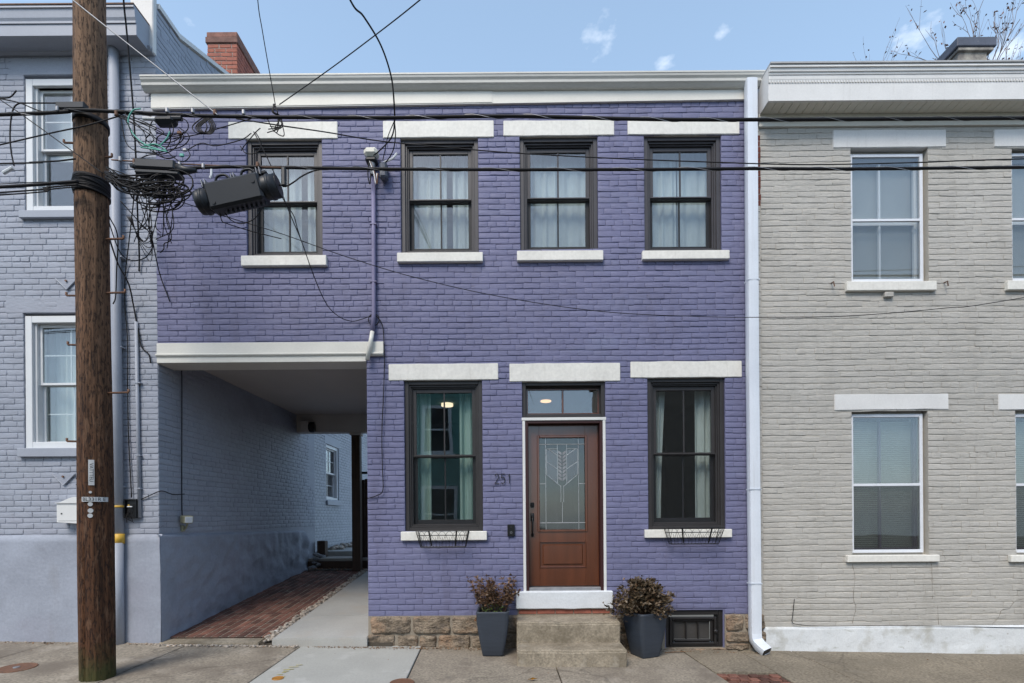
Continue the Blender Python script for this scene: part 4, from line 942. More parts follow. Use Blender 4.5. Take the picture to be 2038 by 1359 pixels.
# parapet end and raking coping
MB().box(LX1-.29, LX1-.006, -.035, .04, 7.35, 8.3, .01).build('parapet_end', M['white_cornice'], lh)
m = MB(); y0, y1_, y2 = .42, 3.6, 6.6
pr = [(PX0-.32, .0), (PX0+.02, .0), (PX0+.02, .06), (PX0-.32, .06)]
ks = [(.045, gable_z(0)-.01), (.43, gable_z(.44)-.01), (3.6, gable_z(3.6)), (6.6, gable_z(3.6)-1.3)]
for (y, z) in ks: m.v += [(x, y, z+h) for x, h in pr]
for i in range(3):
    for k in range(4): k2 = (k+1) % 4; m.f.append((i*4+k, i*4+k2, i*4+4+k2, i*4+4+k))
m.f += [(0, 1, 2, 3), (12, 13, 14, 15)]; fixn(m.build('coping', M['white_cornice'], lh))
MB().quad((LX0, .3, 7.8), (LX1-.25, .3, 7.8), (LX1-.25, 3.6, 9.2), (LX0, 3.6, 9.2)).build('roof', M['roof'], lh)
# red brick chimney
cY, cdep = 3.0, 1.0
c0 = W(411.6, 70, cY); c1 = W(471.4, 63, cY); cx0, cx1, czt = c0.x, c1.x, c1.z; czb = 8.4
m = MB(); m.box(cx0+.008, cx1-.008, cY+.008, cY+cdep-.008, czb, czt-.02); chim = m.build('chimney', M['chimney_mortar'], lh)
rc = random.Random(2); cf = lay_courses(cx0, cx1, czb, czt-.22, [], .078, .215, rc, 0, 0, (.013, .017), (.014, .018)); cs_ = lay_courses(cY, cY+cdep, czb, czt-.22, [], .078, .215, rc, 0, 0, (.013, .017), (.014, .018))
for bl_, rz in ((cf, 0), (cs_, 1)):
    for (u, z, w, h) in bl_:
        if rz == 0: o = MB().box(u-w/2, u+w/2, cY, cY+.05, z-h/2, z+h/2).build('brick', M['chimney_brick'], chim)
        else: o = MB().box(cx1-.05, cx1+.001, u-w/2, u+w/2, z-h/2, z+h/2).build('brick', M['chimney_brick'], chim)
MB().box(cx0-.02, cx1+.02, cY-.02, cY+cdep+.02, czt-.21, czt-.10, .008).build('chimney_band', mat('grimy_chimney_brick', (.20, .11, .09), .9, .3, 8, fine=.1, bump=.4, bscale=40), chim)
MB().box(cx0-.005, cx1+.005, cY-.005, cY+cdep+.005, czt-.10, czt, .01).build('chimney_cap', mat('weathered_cap_brick', (.26, .13, .10), .9, .3, 8, fine=.1, bump=.4, bscale=40), chim)
# downspout with yellow band, metal boot at the foot
dt = W(226, 80, -.07); db = W(236, 1062, -.07)
m = MB(); m.tube([Vector((dt.x, -.07, dt.z)), Vector(((dt.x+db.x)/2, -.07, 3.6)), Vector((db.x, -.07, db.z-.03))], .052, 14); dsp = m.build('downspout', M['bluegrey_trim'], lh, True)
yb = W(236, 1072, -.08); MB().tube([(yb.x, -.07, yb.z-.06), (yb.x, -.07, yb.z+.06)], .056, 14).build('yellow_band', M['yellow_band'], dsp, True); yb2 = W(236, 1008, -.08); MB().tube([(yb2.x, -.072, yb2.z-.012), (yb2.x, -.072, yb2.z+.012)], .054, 14).build('yellow_tag', M['yellow_band'], dsp, True)
MB().tube([(db.x, -.085, .06), (db.x+.0, -.085, yb.z-.05)], [.062, .062], 14).build('downspout_boot', M['bluegrey_trim'], dsp, True)
for py in (510, 690, 968): p = W(230, py, -.07); MB().box(p.x-.058, p.x+.075, -.075, .0, p.z-.008, p.z+.008).build('strap', M['bluegrey_trim'], dsp)
# wall conduit painted over
p0, p1 = W(270, 640, -.03), W(277, 1030, -.03); MB().tube([(p0.x, -.022, p0.z), (p1.x, -.022, p1.z)], .02, 10).build('conduit', M['bluegrey_trim'], lh, True)
for py in (762, 906, 972): p = W(274, py, -.03); MB().box(p.x-.03, p.x+.04, -.046, .0, p.z-.006, p.z+.006).build('conduit_strap', M['bluegrey_trim'], lh)
# wall ties
for (px, py) in ((133, 566), (127, 955)):
    p = W(px, py, -.01); m = MB(); m.poly([(p.x-.135, p.z+.07), (p.x, p.z-.06), (p.x+.135, p.z+.07)], -.014, .0); tp = m.build('tie_plate', M['bluegrey'], lh)
    for s_ in (-1, 1): MB().tube([(p.x+s_*.135, -.016, p.z+.07), (p.x, -.016, p.z-.065)], .007, 6).build('tie_plate_rim', M['bluegrey_trim'], tp)
    MB().tube([(p.x, -.03, p.z+.04), (p.x, 0, p.z+.04)], .012, 8).build('tie_bolt', M['rust'], tp)
# rear wing along the yard, seen through the passage
EX = -4.47; wy0, wy1 = 5.90, 6.78; wz0, wz1 = 2.05, 3.42
ew = lay_courses(4.9, 10.5, .95, 5.2, [(wy0, wy1, wz0, wz1)], .0705, .215, random.Random(9), 7, .004, (.004, .008))
m = MB(); ys = [4.9, wy0, wy1, 10.5]; zs2 = [.2, wz0, wz1, 5.2]
for i in range(3):
    for j in range(3):
        if i == 1 and j == 1: continue
        m.quad((EX-.0095, ys[i], zs2[j]), (EX-.0095, ys[i+1], zs2[j]), (EX-.0095, ys[i+1], zs2[j+1]), (EX-.0095, ys[i], zs2[j+1]))
m.quad((EX-.0095, wy0, wz0), (EX-.0095, wy0, wz1), (EX-.25, wy0, wz1), (EX-.25, wy0, wz0)); m.quad((EX-.0095, wy1, wz1), (EX-.0095, wy1, wz0), (EX-.25, wy1, wz0), (EX-.25, wy1, wz1)); m.quad((EX-.0095, wy0, wz1), (EX-.0095, wy1, wz1), (EX-.25, wy1, wz1), (EX-.25, wy0, wz1))
m.build('rear_wing_wall', M['wing'], lh)
rr = random.Random(77); wb_ = MB()
for (u, z, w, h) in ew:
    vs_ = [(EX-.0095-y, u+x, z+zz) for (x, y, zz) in brick_verts(w, h, rr, .0095)]; wb_.add(vs_, BF)
tag(wb_.build('rear_wing_brickwork', M['wing'], lh, True), kind='stuff')
def yz_ring(mb, y0, y1, z0, z1, w, xa, xb):
    mb.box(xa, xb, y0, y0+w, z0, z1); mb.box(xa, xb, y1-w, y1, z0, z1); mb.box(xa, xb-.0006, y0+w, y1-w, z1-w, z1-.0003); mb.box(xa, xb-.0006, y0+w, y1-w, z0+.0003, z0+w)
m = MB(); yz_ring(m, wy0, wy1, wz0, wz1, .075, EX-.14, EX-.03); rw = m.build('window', M['vinyl'], lh)
zm = (wz0+wz1)/2; m = MB(); yz_ring(m, wy0+.075, wy1-.075, zm-.015, wz1-.075, .035, EX-.12, EX-.08); yz_ring(m, wy0+.075, wy1-.075, wz0+.075, zm+.015, .035, EX-.16, EX-.121); m.build('sash', M['vinyl'], rw)
for (p, q, xx) in ((zm+.02, wz1-.11, EX-.1), (wz0+.11, zm-.02, EX-.14)):
    MB().box(xx-.008, xx, (wy0+wy1)/2-.008, (wy0+wy1)/2+.008, p, q).build('muntin', M['vinyl'], rw); MB().box(xx-.007, xx+.001, wy0+.11, wy1-.11, (p+q)/2-.008, (p+q)/2+.008).build('muntin', M['vinyl'], rw)
    MB().box(xx-.014, xx-.010, wy0+.11, wy1-.11, p, q).build('pane', M['glass'], rw)
MB().box(EX-.9, EX-.3, wy0-.3, wy1+.3, wz0-.3, wz1+.3).build('room_lining', M['room_dark'], lh)
MB().box(EX-.1, EX+.05, wy0-.05, wy1+.05, wz0-.11, wz0-.002, .005).build('sill', M['bluegrey_trim'], lh); MB().box(EX-.03, EX+.004, wy0-.1, wy1+.1, wz1+.002, wz1+.2, .003).build('lintel', M['bluegrey_trim'], lh)

# ================================================================== beige row house
rh = empty('beige_row_house', 'beige painted brick row house with bracketless white cornice and flaking white base', 'house')
RX0, RX1 = 3.058, 9.0
Z_RB = W(1800, 1246, -.03).z; Z_RT = W(1800, 252, 0).z
def shift(q, d, e=0): return (q[0]+d, q[1]+e, q[2]+d, q[3]+e)
RU = ((1694, 296, 1848, 558), (1657, 259, 1882, 294), (1686, 559, 1865, 577.5)); RL = ((1696, 816, 1848, 1104), (1660, 784, 1887, 815.5), (1687.6, 1105, 1871, 1118.5))
RWs = [RU+(0,), RL+(1,)]+[tuple(shift(q, 320.5, -2) for q in RU)+(0,), tuple(shift(q, 326, -.5) for q in RL)+(1,)]
rholes = []
for fr, li, si, lo in RWs:
    a = rect(*fr); rholes.append((a[0], a[1], rect(*si, Y=-.04)[3]-.01, rect(*li)[2]+.01))
wall_panel('wall', RX0, RX1, -.4, Z_RT+.3, rholes, .0050, .30, M['beige_mortar'], rh)
rr_ = random.Random(41); rbk = lay_courses(RX0+.045, RX1, Z_RB-.01, Z_RT, rholes, .0715, .218, rr_, 6, .005, (.003, .008), (.0, .0012))
make_bricks(rh, [(rbk, lambda u, z: Vector((u, .0050, z)), 0)], M['beige'], 8, dep=.0052, e=.0034, wob=.0034, rough=.0009, jit=.0013, headd=.62)
# exposed red edge at the party line
m = MB(); re_ = random.Random(6)
for k in range(66):
    z = .5+k*.09
    m.box(RX0+.002, RX0+.036+re_.uniform(-.006, .006), -.004+re_.uniform(-.002, .002), .02, z, z+.084)
m.build('party_joint', M['beige'], rh)
m = MB()
for k in range(12): z = W(1508, 410, 0).z+k*.073; m.box(RX0+.004, RX0+.043+re_.uniform(-.008, .004), -.0075+re_.uniform(-.002, .002), .02, z, z+.066)
m.build('bare_red_brick_edge', mat('bare_red_brick', (.16, .045, .03), .9, .3, 9, fine=.1, bump=.5), rh)
# white base band
m = MB(); nx, nz = 150, 16
for j in range(nz+1):
    for i in range(nx+1):
        t = j/nz; x = RX0+.03+(RX1-RX0-.03)*i/nx; gl0 = G(x, 0)-.02; z = gl0+(Z_RB-gl0+.004*math.sin(x*3))*t; p = Vector((x, 0, z))
        d = .026+mnoise.noise(p*2)*.007+mnoise.noise(p*7)*.005+(.008*max(0, mnoise.noise(p*3)) if t < .3 else 0)
        if j == nz: d = -.003
        m.v.append((x, -d, z))
for j in range(nz):
    for i in range(nx): a = j*(nx+1)+i; m.f.append((a, a+1, a+nx+2, a+nx+1))
m.add([(RX0+.03, -.03, -.2), (RX0+.03, .01, -.2), (RX0+.03, .01, Z_RB), (RX0+.03, -.026, Z_RB)], [(0, 3, 2, 1)]); m.build('white_base_band', M['white_base'], rh, True)
def storm_window(fr, li, si, lo):
    x0, x1, _, _ = rect(*fr); z0 = rect(*si, Y=-.04)[3]-.003; z1 = rect(*li)[2]+.008
    m = MB(); m.ring(x0+.001, x1-.001, z0, z1-.01, .035, .075, .2, .003, wt=.05, wb=.045); win = m.build('window', M['beige_mortar'], rh)
    xa, xb, za, zb = x0+.010, x1-.028, z0+.028, z1-.05; zm = za+(zb-za)*(.485 if not lo else .49)
    MB().ring(xa, xb, za, zb, .040, .045, .073, .004).build('storm_frame', M['alum'], win); MB().box(xa+.04, xb-.04, .046, .070, zm-.016, zm+.016, .003).build('meeting_rail', M['alum'], win)
    for p, q in ((za+.04, zm-.016), (zm+.016, zb-.04)): pane(win, xa+.04, xb-.04, p, q, .058, M['glass'] if not lo else M['glass_low'])
    # old sash behind
    sm = M['vinyl'] if not lo else mat('dull_purple_sash', (.10, .08, .12), .5, .1, 4)
    xm = (xa+xb)/2-.02; MB().ring(x0+.036, x1-.036, z0+.046, z1-.061, .04, .13, .17, .003).build('inner_sash', sm, win); MB().box(xm-.012, xm+.012, .135, .165, z0+.087, z1-.102).build('muntin', sm, win); MB().box(x0+.077, x1-.077, .131, .169, zm-.02, zm+.02).build('sash_rail', sm, win)
    m = MB(); n = int((z1-z0-.15)/.026)
    for k in range(n):
        z = z0+.06+k*.026; t = .0105; m.add([(x0+.05, .195+.006, z-t), (x1-.06, .195+.006, z-t), (x1-.06, .195-.006, z+t), (x0+.05, .195-.006, z+t)], [(0, 1, 2, 3)])
    tag(m.build('blind', M['blind_dim'] if lo else M['blind'], win), kind='stuff'); MB().quad((xa+.028, .052, za+.028), (xb-.028, .052, za+.028), (xb-.028, .052, zm-.014), (xa+.028, .052, zm-.014)).build('insect_screen', M['insect_screen'] if lo else M['fine_screen'], win)
    mb = MB(); y1 = 1.2; a, b, c, d = x0-.1, x1+.1, z0-.1, z1+.1
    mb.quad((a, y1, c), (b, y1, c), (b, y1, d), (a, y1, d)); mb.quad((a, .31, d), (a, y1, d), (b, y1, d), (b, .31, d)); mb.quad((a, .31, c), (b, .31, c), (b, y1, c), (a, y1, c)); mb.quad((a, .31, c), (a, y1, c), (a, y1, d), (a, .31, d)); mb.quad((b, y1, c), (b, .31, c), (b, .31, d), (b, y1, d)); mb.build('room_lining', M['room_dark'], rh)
for q in RWs:
    lintel(q[1], rh, M['white_cornice'], -.010); sill(q[2], rh, M['white_stone'], .045); storm_window(*q)
# cornice
rz = lambda y, Y: W(1780, y, Y).z
rex = W(1529, 200, -.26).x
t0, t1, t2, t3, t4 = rz(131, -.30), rz(155, -.275), rz(163, -.26), rz(199, -.26), rz(232, 0)
prof = [(-.31, t0+.02), (-.315, t0-.012), (-.300, t0-.016), (-.296, t0-.05), (-.284, t0-.055), (-.282, t0-.075), (-.274, t0-.08), (-.272, t1), (-.262, t2+.004), (-.262, t3-.0), (-.235, t3), (-.235, t3+.012), (-.06, t3+.012), (-.06, t0), (-.06, t0+.02)]
m = MB(); m.prism(prof, rex, RX1); fixn(m.build('cornice', M['white_cornice'], rh))
m = MB(); k = 0; x = rex+.004
dm = MB()
while x < RX1: dm.box(x, x+.020, -.272, -.2625, t2-.006, t2+.020); x += .034
tag(dm.build('dentil_band', M['white_cornice'], rh), kind='stuff')
MB().box(rex-.002, RX1, -.325, .5, t0+.021, t0+.04).build('roof_edge', mat('grey_roof_edge', (.40, .40, .40), .6, .1, 3), rh)
x = rex+.01; k = 0
while x < RX1-.1:                                     # soffit boards with open joints
    MB().box(x+.003, x+.097, -.232, -.062, t3+.004, t3+.0115).build('soffit_board', M['soffit'], rh); x += .10
zf = rz(240, -.03)
MB().prism([(-.0615, t3+.003), (-.0615, zf+.02), (-.05, zf), (.02, zf), (.02, t3+.003)], rex-.01, RX1).build('bed_moulding', M['soffit'], rh)
MB().box(RX0+.02, RX1, -.03, .02, Z_RT-.006, zf-.001, .003).build('frieze', M['white_trim'], rh)
m = MB(); m.add([(rex-.003, -.262, t3-.006), (rex-.003, .02, t3-.006), (rex-.003, .02, t0+.0), (rex-.003, -.28, t0+.0)], [(0, 3, 2, 1)]); m.build('cornice_return', M['white_cornice'], rh)
MB().quad((RX0, .5, t0+.03), (RX1, .5, t0+.03), (RX1, 4.5, t0+1.1), (RX0, 4.5, t0+1.1)).build('roof', M['roof'], rh)
# chimney
Yc = .8; a = W(1910, 95, Yc); b = W(1968, 95, Yc); zc1 = W(1940, 76, Yc).z; zc0 = W(1940, 94.5, Yc).z
cc = MB().box(a.x, b.x, Yc+.02, Yc+.55, 6.6, zc0+.01, .012).build('chimney', M['beige_chimney'], rh)
a2, b2_ = W(1902, 80, Yc).x, W(1981, 80, Yc).x; MB().box(a2, b2_, Yc-.03, Yc+.62, zc0, zc1, .01).build('chimney_cap', M['slate_cap'], cc); MB().box(a2+.03, b2_-.03, Yc-.012, Yc+.6, zc0-.045, zc0-.001, .006).build('corbel', M['beige_chimney'], cc)
M['crack'] = mat('weathered_crack', (.22, .20, .17), .9, .2, 9)
# settlement cracks and open seams in the painted brick
for q in ([(1697, 1122), (1701, 1150), (1698, 1185), (1703, 1210), (1696, 1240)], [(1854, 1122), (1856, 1155), (1855, 1192)], [(2045, 1190), (2020, 1196), (2010, 1210), (1992, 1214), (1988, 1228), (1974, 1243)], [(1866, 1205), (1868, 1243)]):
    m = MB(); pts = spline([W(a, b, -.001) for a, b in q], 4); rk = random.Random(int(q[0][0])); m.tube([p+Vector((rk.gauss(0, .004), 0, 0)) for p in pts], [.0010+.0022*rk.random() for p in pts], 5); m.build('wall_crack', M['crack'], rh)
# small iron dogs and hooks in the wall
for (px, py) in ((1655, 568), (1880, 567)):
    p = W(px, py, -.01); m = MB(); m.tube([(p.x, 0, p.z+.03), (p.x, -.05, p.z+.03), (p.x+.01, -.05, p.z-.03)], .007, 6); m.build('shutter_hook', M['rust'], rh)
p = W(1767, 587, -.01); MB().box(p.x-.055, p.x+.055, -.04, .02, p.z-.032, p.z+.03, .006).build('vent_block', M['beige'], rh)

# ================================================================== houses across the street (they show in the window glass)
def far_house(name, label, x0, x1, zt, material, wins, trim, group):
    h = empty(name, label, 'house', group); yf = -13.6
    MB().box(x0, x1, yf-7, yf-.03, -.3, zt).build('wall', material, h)
    m = MB(); z = .5
    while z < zt-.1: m.add([(x1-.01, yf, z), (x0+.01, yf, z), (x0+.01, yf-.022, z+.135), (x1-.01, yf-.022, z+.135)], [(0, 1, 2, 3)]); m.add([(x1-.01, yf-.022, z), (x0+.01, yf-.022, z), (x0+.01, yf, z), (x1-.01, yf, z)], [(0, 1, 2, 3)]); z += .135
    tag(m.build('clapboard', material, h), kind='stuff')
    MB().box(x0-.15, x1+.15, yf-7.2, yf+.3, zt, zt+.25, .02).build('roof', M['roof'], h)
    for (a, b, c, d) in wins:
        w = MB(); w.ring(a, b, c, d, .13, yf-.02, yf+.05); w.box(a+.13, b-.13, yf-.02, yf+.04, (c+d)/2-.035, (c+d)/2+.035); wo = w.build('window', trim, h)
        MB().box(a+.13, b-.13, yf-.015, yf+.012, c+.13, d-.13).build('pane', mat('dark_pane', (.03, .035, .04), .08, .05, 3), wo)
        MB().box(a-.1, b+.1, yf-.02, yf+.1, c-.10, c-.002).build('sill', trim, wo)
    return h
far_house('teal_house', 'teal clapboard house across the street, mirrored in the ground-floor window with teal curtains', -9, -1.2, 7.4, M['teal_wall'], [(-3.6, -2.35, 4.15, 6.1), (-6.4, -5.1, 4.15, 6.1), (-3.6, -2.2, .6, 2.9), (-6.4, -5.1, .9, 2.8)], M['vinyl'], 'houses across the street')
far_house('brown_house', 'dark brown clapboard house across the street, mirrored in the window beside the downspout', 4.4, 11.5, 8.4, M['brown_wall'], [(5.0, 5.9, 4.4, 6.1), (8.3, 9.4, 4.4, 6.1), (8.3, 9.4, .9, 2.7)], M['brown_wall'], 'houses across the street')
# ================================================================== things
# ---- front steps: two worn concrete treads
X0, X1 = .045, 1.24
bm = bmesh.new(); prof = [(.0, -.12), (-.745, -.12), (-.742, .135), (-.725, .156), (-.41, .160), (-.418, .37), (-.40, .392), (.0, .398)]
vsA = []
nseg = 18
rows = []
for i in range(nseg+1):
    x = X0+(X1-X0)*i/nseg; rw_ = []
    for j, (y, z) in enumerate(prof):
        p = Vector((x, y, z)); k = 0 if j in (0, 1) else 1
        mid = 1-abs(2*i/nseg-1)
        rw_.append(bm.verts.new((x+mnoise.noise(p*5)*.006, y+k*(mnoise.noise(p*4+Vector((3, 0, 0)))*.010), z+k*(mnoise.noise(p*3)*.006-.010*mid*(1 if j in (2, 3, 5, 6) else .2)))))
    rows.append(rw_)
for i in range(nseg):
    for j in range(len(prof)-1): bm.faces.new((rows[i][j], rows[i+1][j], rows[i+1][j+1], rows[i][j+1]))
bm.faces.new(rows[0][::-1]); bm.faces.new(rows[-1]); bmesh.ops.recalc_face_normals(bm, faces=bm.faces)
bmesh.ops.bevel(bm, geom=[e for e in bm.edges if len(e.link_faces) == 2 and e.calc_face_angle(0) > .5], offset=.012, segments=2, affect='EDGES')
steps = MB().bm(bm).build('front_steps', M['step']); tag(steps, 'two worn tan concrete steps below the brown front door', 'steps')
# ---- planters
def pot_mesh(name, parent, wt=.374, wb=.245, h=.52):
    m = MB(); n = 56; prof = [(wb/2*.98, 0), (wb/2, .01), (wb/2+(wt-wb)/2*.55, h*.38), (wt/2*.985, h*.75), (wt/2, h-.03), (wt/2+.004, h-.012), (wt/2, h), (wt/2-.022, h), (wt/2-.03, h-.05)]
    for r, z in prof:
        for k in range(n):
            a = 2*math.pi*(k+.5)/n; c, s_ = math.cos(a), math.sin(a); q = (abs(c)**16+abs(s_)**16)**(1/16); m.v.append((c/q*r, s_/q*r, z))
    for i in range(len(prof)-1):
        for k in range(n): k2 = (k+1) % n; m.f.append((i*n+k, i*n+k2, (i+1)*n+k2, (i+1)*n+k))
    m.f.append(tuple(range(n))[::-1]); return m.build('pot', M['pot'], parent, True)
def leaf(m, p, d, L, w, rng):
    d = d.normalized(); s_ = d.cross(Vector((rng.uniform(-1, 1), rng.uniform(-1, 1), 1)))
    if s_.length < .05: s_ = Vector((1, 0, 0))
    s_.normalize(); n = s_.cross(d); mid = p+d*L*.5
    m.add([p, mid+s_*w/2+n*w*.18, p+d*L, mid-s_*w/2+n*w*.18], [(0, 1, 2), (0, 2, 3)])
def planter(label, px, py, rot, dense, seed):
    g = GP(px, py); loc = (g.x, -.275, G(g.x, -.275)+.001); t = empty('potted_shrub', label, 'planter', 'planters beside the front steps', loc); t.rotation_euler = (0, 0, rot)
    pot_mesh('pot', t); h = .52; MB().box(-.16, .16, -.16, .16, h-.09, h-.045).build('soil', M['soil'], t)
    rng = random.Random(seed); st, lv, gr = MB(), MB(), MB()
    if not dense:
        for k in range(42):
            b = Vector((rng.uniform(-.14, .14), rng.uniform(-.12, .12), h-.05)); ln = rng.uniform(.22, .43); lean = Vector((b.x*1.1+rng.gauss(0, .06), b.y*.9+rng.gauss(0, .06), ln))
            pts = spline([b, b+lean*.5+Vector((rng.gauss(0, .015), rng.gauss(0, .015), 0)), b+lean], 4); st.tube(pts, [.0035*(1-.7*i/len(pts)) for i in range(len(pts))], 4)
            for q in range(28):
                tt = rng.uniform(.28, 1.0)**.8; p = pts[min(len(pts)-1, int(tt*(len(pts)-1)))]; leaf(lv, p, Vector((rng.gauss(0, 1), rng.gauss(0, 1), rng.gauss(.2, .6))), rng.uniform(.035, .06), rng.uniform(.02, .03), rng)
            for q in range(6): leaf(lv, pts[-1], Vector((rng.gauss(0, 1), rng.gauss(0, 1), .6)), rng.uniform(.03, .055), .018, rng)
        for k in range(90):
            p = Vector((rng.uniform(-.13, .13), rng.uniform(-.14, .1), h-.03+rng.random()*.09)); leaf(gr, p, Vector((rng.gauss(0, 1), rng.gauss(0, 1), .6)), rng.uniform(.03, .05), .02, rng)
        for k in range(14):
            p = Vector((-.17+rng.gauss(0, .02), rng.uniform(-.15, 0), h-.02-rng.random()*.10)); leaf(lv, p, Vector((-.5, rng.gauss(0, 1), -.6)), .05, .02, rng)
    else:
        for k in range(85):
            a, el = rng.random()*6.28, rng.uniform(.05, 1.5); ln = rng.uniform(.26, .35); d = Vector((math.cos(a)*math.cos(el)*1.15, math.sin(a)*math.cos(el)*.95, math.sin(el)*1.12+.05)); b = Vector((rng.uniform(-.07, .07), rng.uniform(-.07, .07), h-.05))
            e = b+d*ln; pts = spline([b, b+d*ln*.5+Vector((0, 0, .03)), e], 4); st.tube(pts, [.0035*(1-.7*i/len(pts)) for i in range(len(pts))], 4)
            for q in range(34):
                p = pts[int(rng.uniform(.35, .999)*len(pts))]+Vector((rng.gauss(0, .03), rng.gauss(0, .03), rng.gauss(0, .03))); leaf(lv, p, d*.6+Vector((rng.gauss(0, .8), rng.gauss(0, .8), rng.gauss(.1, .6))), rng.uniform(.04, .066), rng.uniform(.024, .036), rng)
            for q in range(8): leaf(lv, e, d+Vector((rng.gauss(0, .8), rng.gauss(0, .8), rng.gauss(0, .5))), rng.uniform(.04, .065), .030, rng)
    st.build('stem', M['stem'], t, True); lv.build('foliage', M['leaf_bronze'] if dense else M['leaf_red'], t)
    if not dense: gr.build('green_foliage', M['leaf_green'], t)
planter('slate grey square planter with thin upright red-brown stems, beside the lower step', 981, 1308, .0, False, 12)
planter('slate grey square planter with a dense bronze-leaved dome shrub, by the cellar hatch', 1290, 1311, .42, True, 13)
# ---- window baskets
def basket(label, top, bot, Ytop):
    xa, xb, _, za = rect(*top, Y=-.10); ca, cb, zb_, _ = rect(*bot, Y=-.08); t = empty('window_basket', label, 'basket', 'wire baskets on the ground-floor sills', ((xa+xb)/2, -.05, zb_))
    ox, oy, oz = (xa+xb)/2, -.05, zb_; dep0, dep1 = .16, .10; y_b = -.055
    def pt(u, w, v):  # u across 0..1, w depth 0 back..1 front, v 0 bottom..1 top
        L0, L1_ = ca+(cb-ca)*u, xa+(xb-xa)*u; x = L0+(L1_-L0)*v; dd = dep1+(dep0-dep1)*v; return Vector((x-ox, y_b-dd*w-oy, zb_+(za-zb_)*v-oz))
    m = MB(); r = .0028
    for v, rr_ in ((1, .004), (.72, .0022), (0, .004)): m.tube([pt(0, 0, v), pt(1, 0, v), pt(1, 1, v), pt(0, 1, v), pt(0, 0, v)], rr_, 5)
    for u in (0, 1):
        for w in (0, 1): m.tube([pt(u, w, 0), pt(u, w, 1)], .0045, 5)
    m.build('rim', M['black'], t)
    m = MB(); n = 15
    for i in range(n): u = i/(n-1); m.tube([pt(u, 1, 0), pt(u, 1, .62)], r*.7, 4); m.tube([pt(u, 0, 0), pt(u, 1, 0)], r*.7, 4)
    for i in range(8):
        u0 = (i-.45)/7; u1 = (i+1.45)/7; u0, u1 = max(0, u0), min(1, u1)
        m.tube([pt(u0+(u1-u0)*k/8, 1, .3+.68*math.sin(math.pi*k/8)) for k in range(9)], r*.75, 4)
    for w in (.33, .66):
        for u in (0, 1): m.tube([pt(u, w, 0), pt(u, w, 1)], r*.8, 4)
    m.build('wire_arch', M['black'], t)
    for u in (.25, .78):
        p0, p1 = pt(u, 1, 1), pt(u, 1, .08); MB().add([p0+Vector((-.009, -.004, 0)), p0+Vector((.009, -.004, 0)), p1+Vector((.009, -.004, 0)), p1+Vector((-.009, -.004, 0)), p0+Vector((-.009, .002, 0)), p0+Vector((.009, .002, 0)), p1+Vector((.009, .002, 0)), p1+Vector((-.009, .002, 0))], [(0, 3, 2, 1), (4, 5, 6, 7), (0, 1, 5, 4), (2, 3, 7, 6)]).build('bracket', M['black'], t)
basket('empty black wire basket hung on the sill next to the house number', (831, 1056, 933, 1057), (839.6, 1087, 927, 1088), -.1)
basket('empty black wire basket hung on the sill near the white downspout', (1324, 1050, 1434, 1051), (1333, 1081, 1425, 1082), -.1)
# ---- doorbell, house numbers
x0, x1, z0, z1 = rect(1010, 1043.5, 1024.6, 1067.5, Y=-.03); t = empty('doorbell', 'small black video doorbell on purple brick beside the door trim', 'doorbell', None, ((x0+x1)/2, 0, z0)); ox, oz = (x0+x1)/2, z0
MB().box(x0-ox, x1-ox, -.032, .002, 0, z1-z0, .006).build('body', M['black'], t); MB().tube([(0, -.036, (z1-z0)*.32), (0, -.031, (z1-z0)*.32)], .014, 16).build('button', M['steel'], t); MB().tube([(0, -.0365, (z1-z0)*.32), (0, -.033, (z1-z0)*.32)], .010, 16).build('button_centre', M['closure'], t); MB().tube([(0, -.036, (z1-z0)*.78), (0, -.03, (z1-z0)*.78)], .011, 14).build('lens', M['screen'], t)
def arc(cx, cz_, rx, rz, a0, a1, n=10): return [(cx+rx*math.cos(math.radians(a0+(a1-a0)*k/n)), cz_+rz*math.sin(math.radians(a0+(a1-a0)*k/n))) for k in range(n+1)]
DG = {'2': [arc(.5, .72, .42, .28, 165, -25)+[(.06, .0), (.96, .0)]], '5': [[(.88, 1), (.22, 1), (.14, .55)]+arc(.46, .34, .44, .34, 110, -140, 12)], '1': [[(.25, .82), (.55, 1.0), (.55, 0)]]}
def number(label, text, px0, py0, px1, py1, Y=-.016):
    x0, x1, z0, z1 = rect(px0, py0, px1, py1, Y=Y); t = empty('house_number', label, 'number', None, ((x0+x1)/2, Y, z0)); n = len(text); w = (x1-x0)/n
    for i, ch in enumerate(text):
        m = MB()
        for st in DG[ch]: m.tube([Vector((x0+w*(i+.12+.72*u)-(x0+x1)/2, 0, v*(z1-z0))) for u, v in st], .0055, 6)
        m.build('digit', M['black'], t)
number('thin black house number 251 on purple brick beside the door', '251', 983, 943, 1020, 962)
number('dark house number figure half hidden by the utility pole on blue-grey brick', '2', 148, 950, 166, 965, -.012)
# ---- mailbox
x0, x1, z0, z1 = rect(113, 1000, 190, 1044, Y=-.12); t = empty('mailbox', 'white metal wall mailbox with curved lid beside the utility pole', 'mailbox', None, ((x0+x1)/2, 0, z0)); ox, oz = (x0+x1)/2, z0; wm = mat('white_enamel', (.68, .68, .67), .35, .04, 4, fine=.02)
m = MB(); m.poly([(x0-ox, .03), (x1-ox, -.0), (x1-ox, z1-z0), (x0-ox, z1-z0)], -.12, -.004); m.build('box', wm, t)
zt = z1-z0; pr = arc(0, 0, 1, 1, 180, 0, 14); pts = [(-(x1-x0)/2-.012, zt), (-(x1-x0)/2+.05, zt+.006), (-(x1-x0)/2+.14, zt+.045), (0, zt+.07), ((x1-x0)/2-.14, zt+.045), ((x1-x0)/2-.05, zt+.006), ((x1-x0)/2+.012, zt)]
sp = [(p.x, p.y) for p in [Vector(q) for q in spline([Vector((a, b, 0)) for a, b in pts], 5)]]
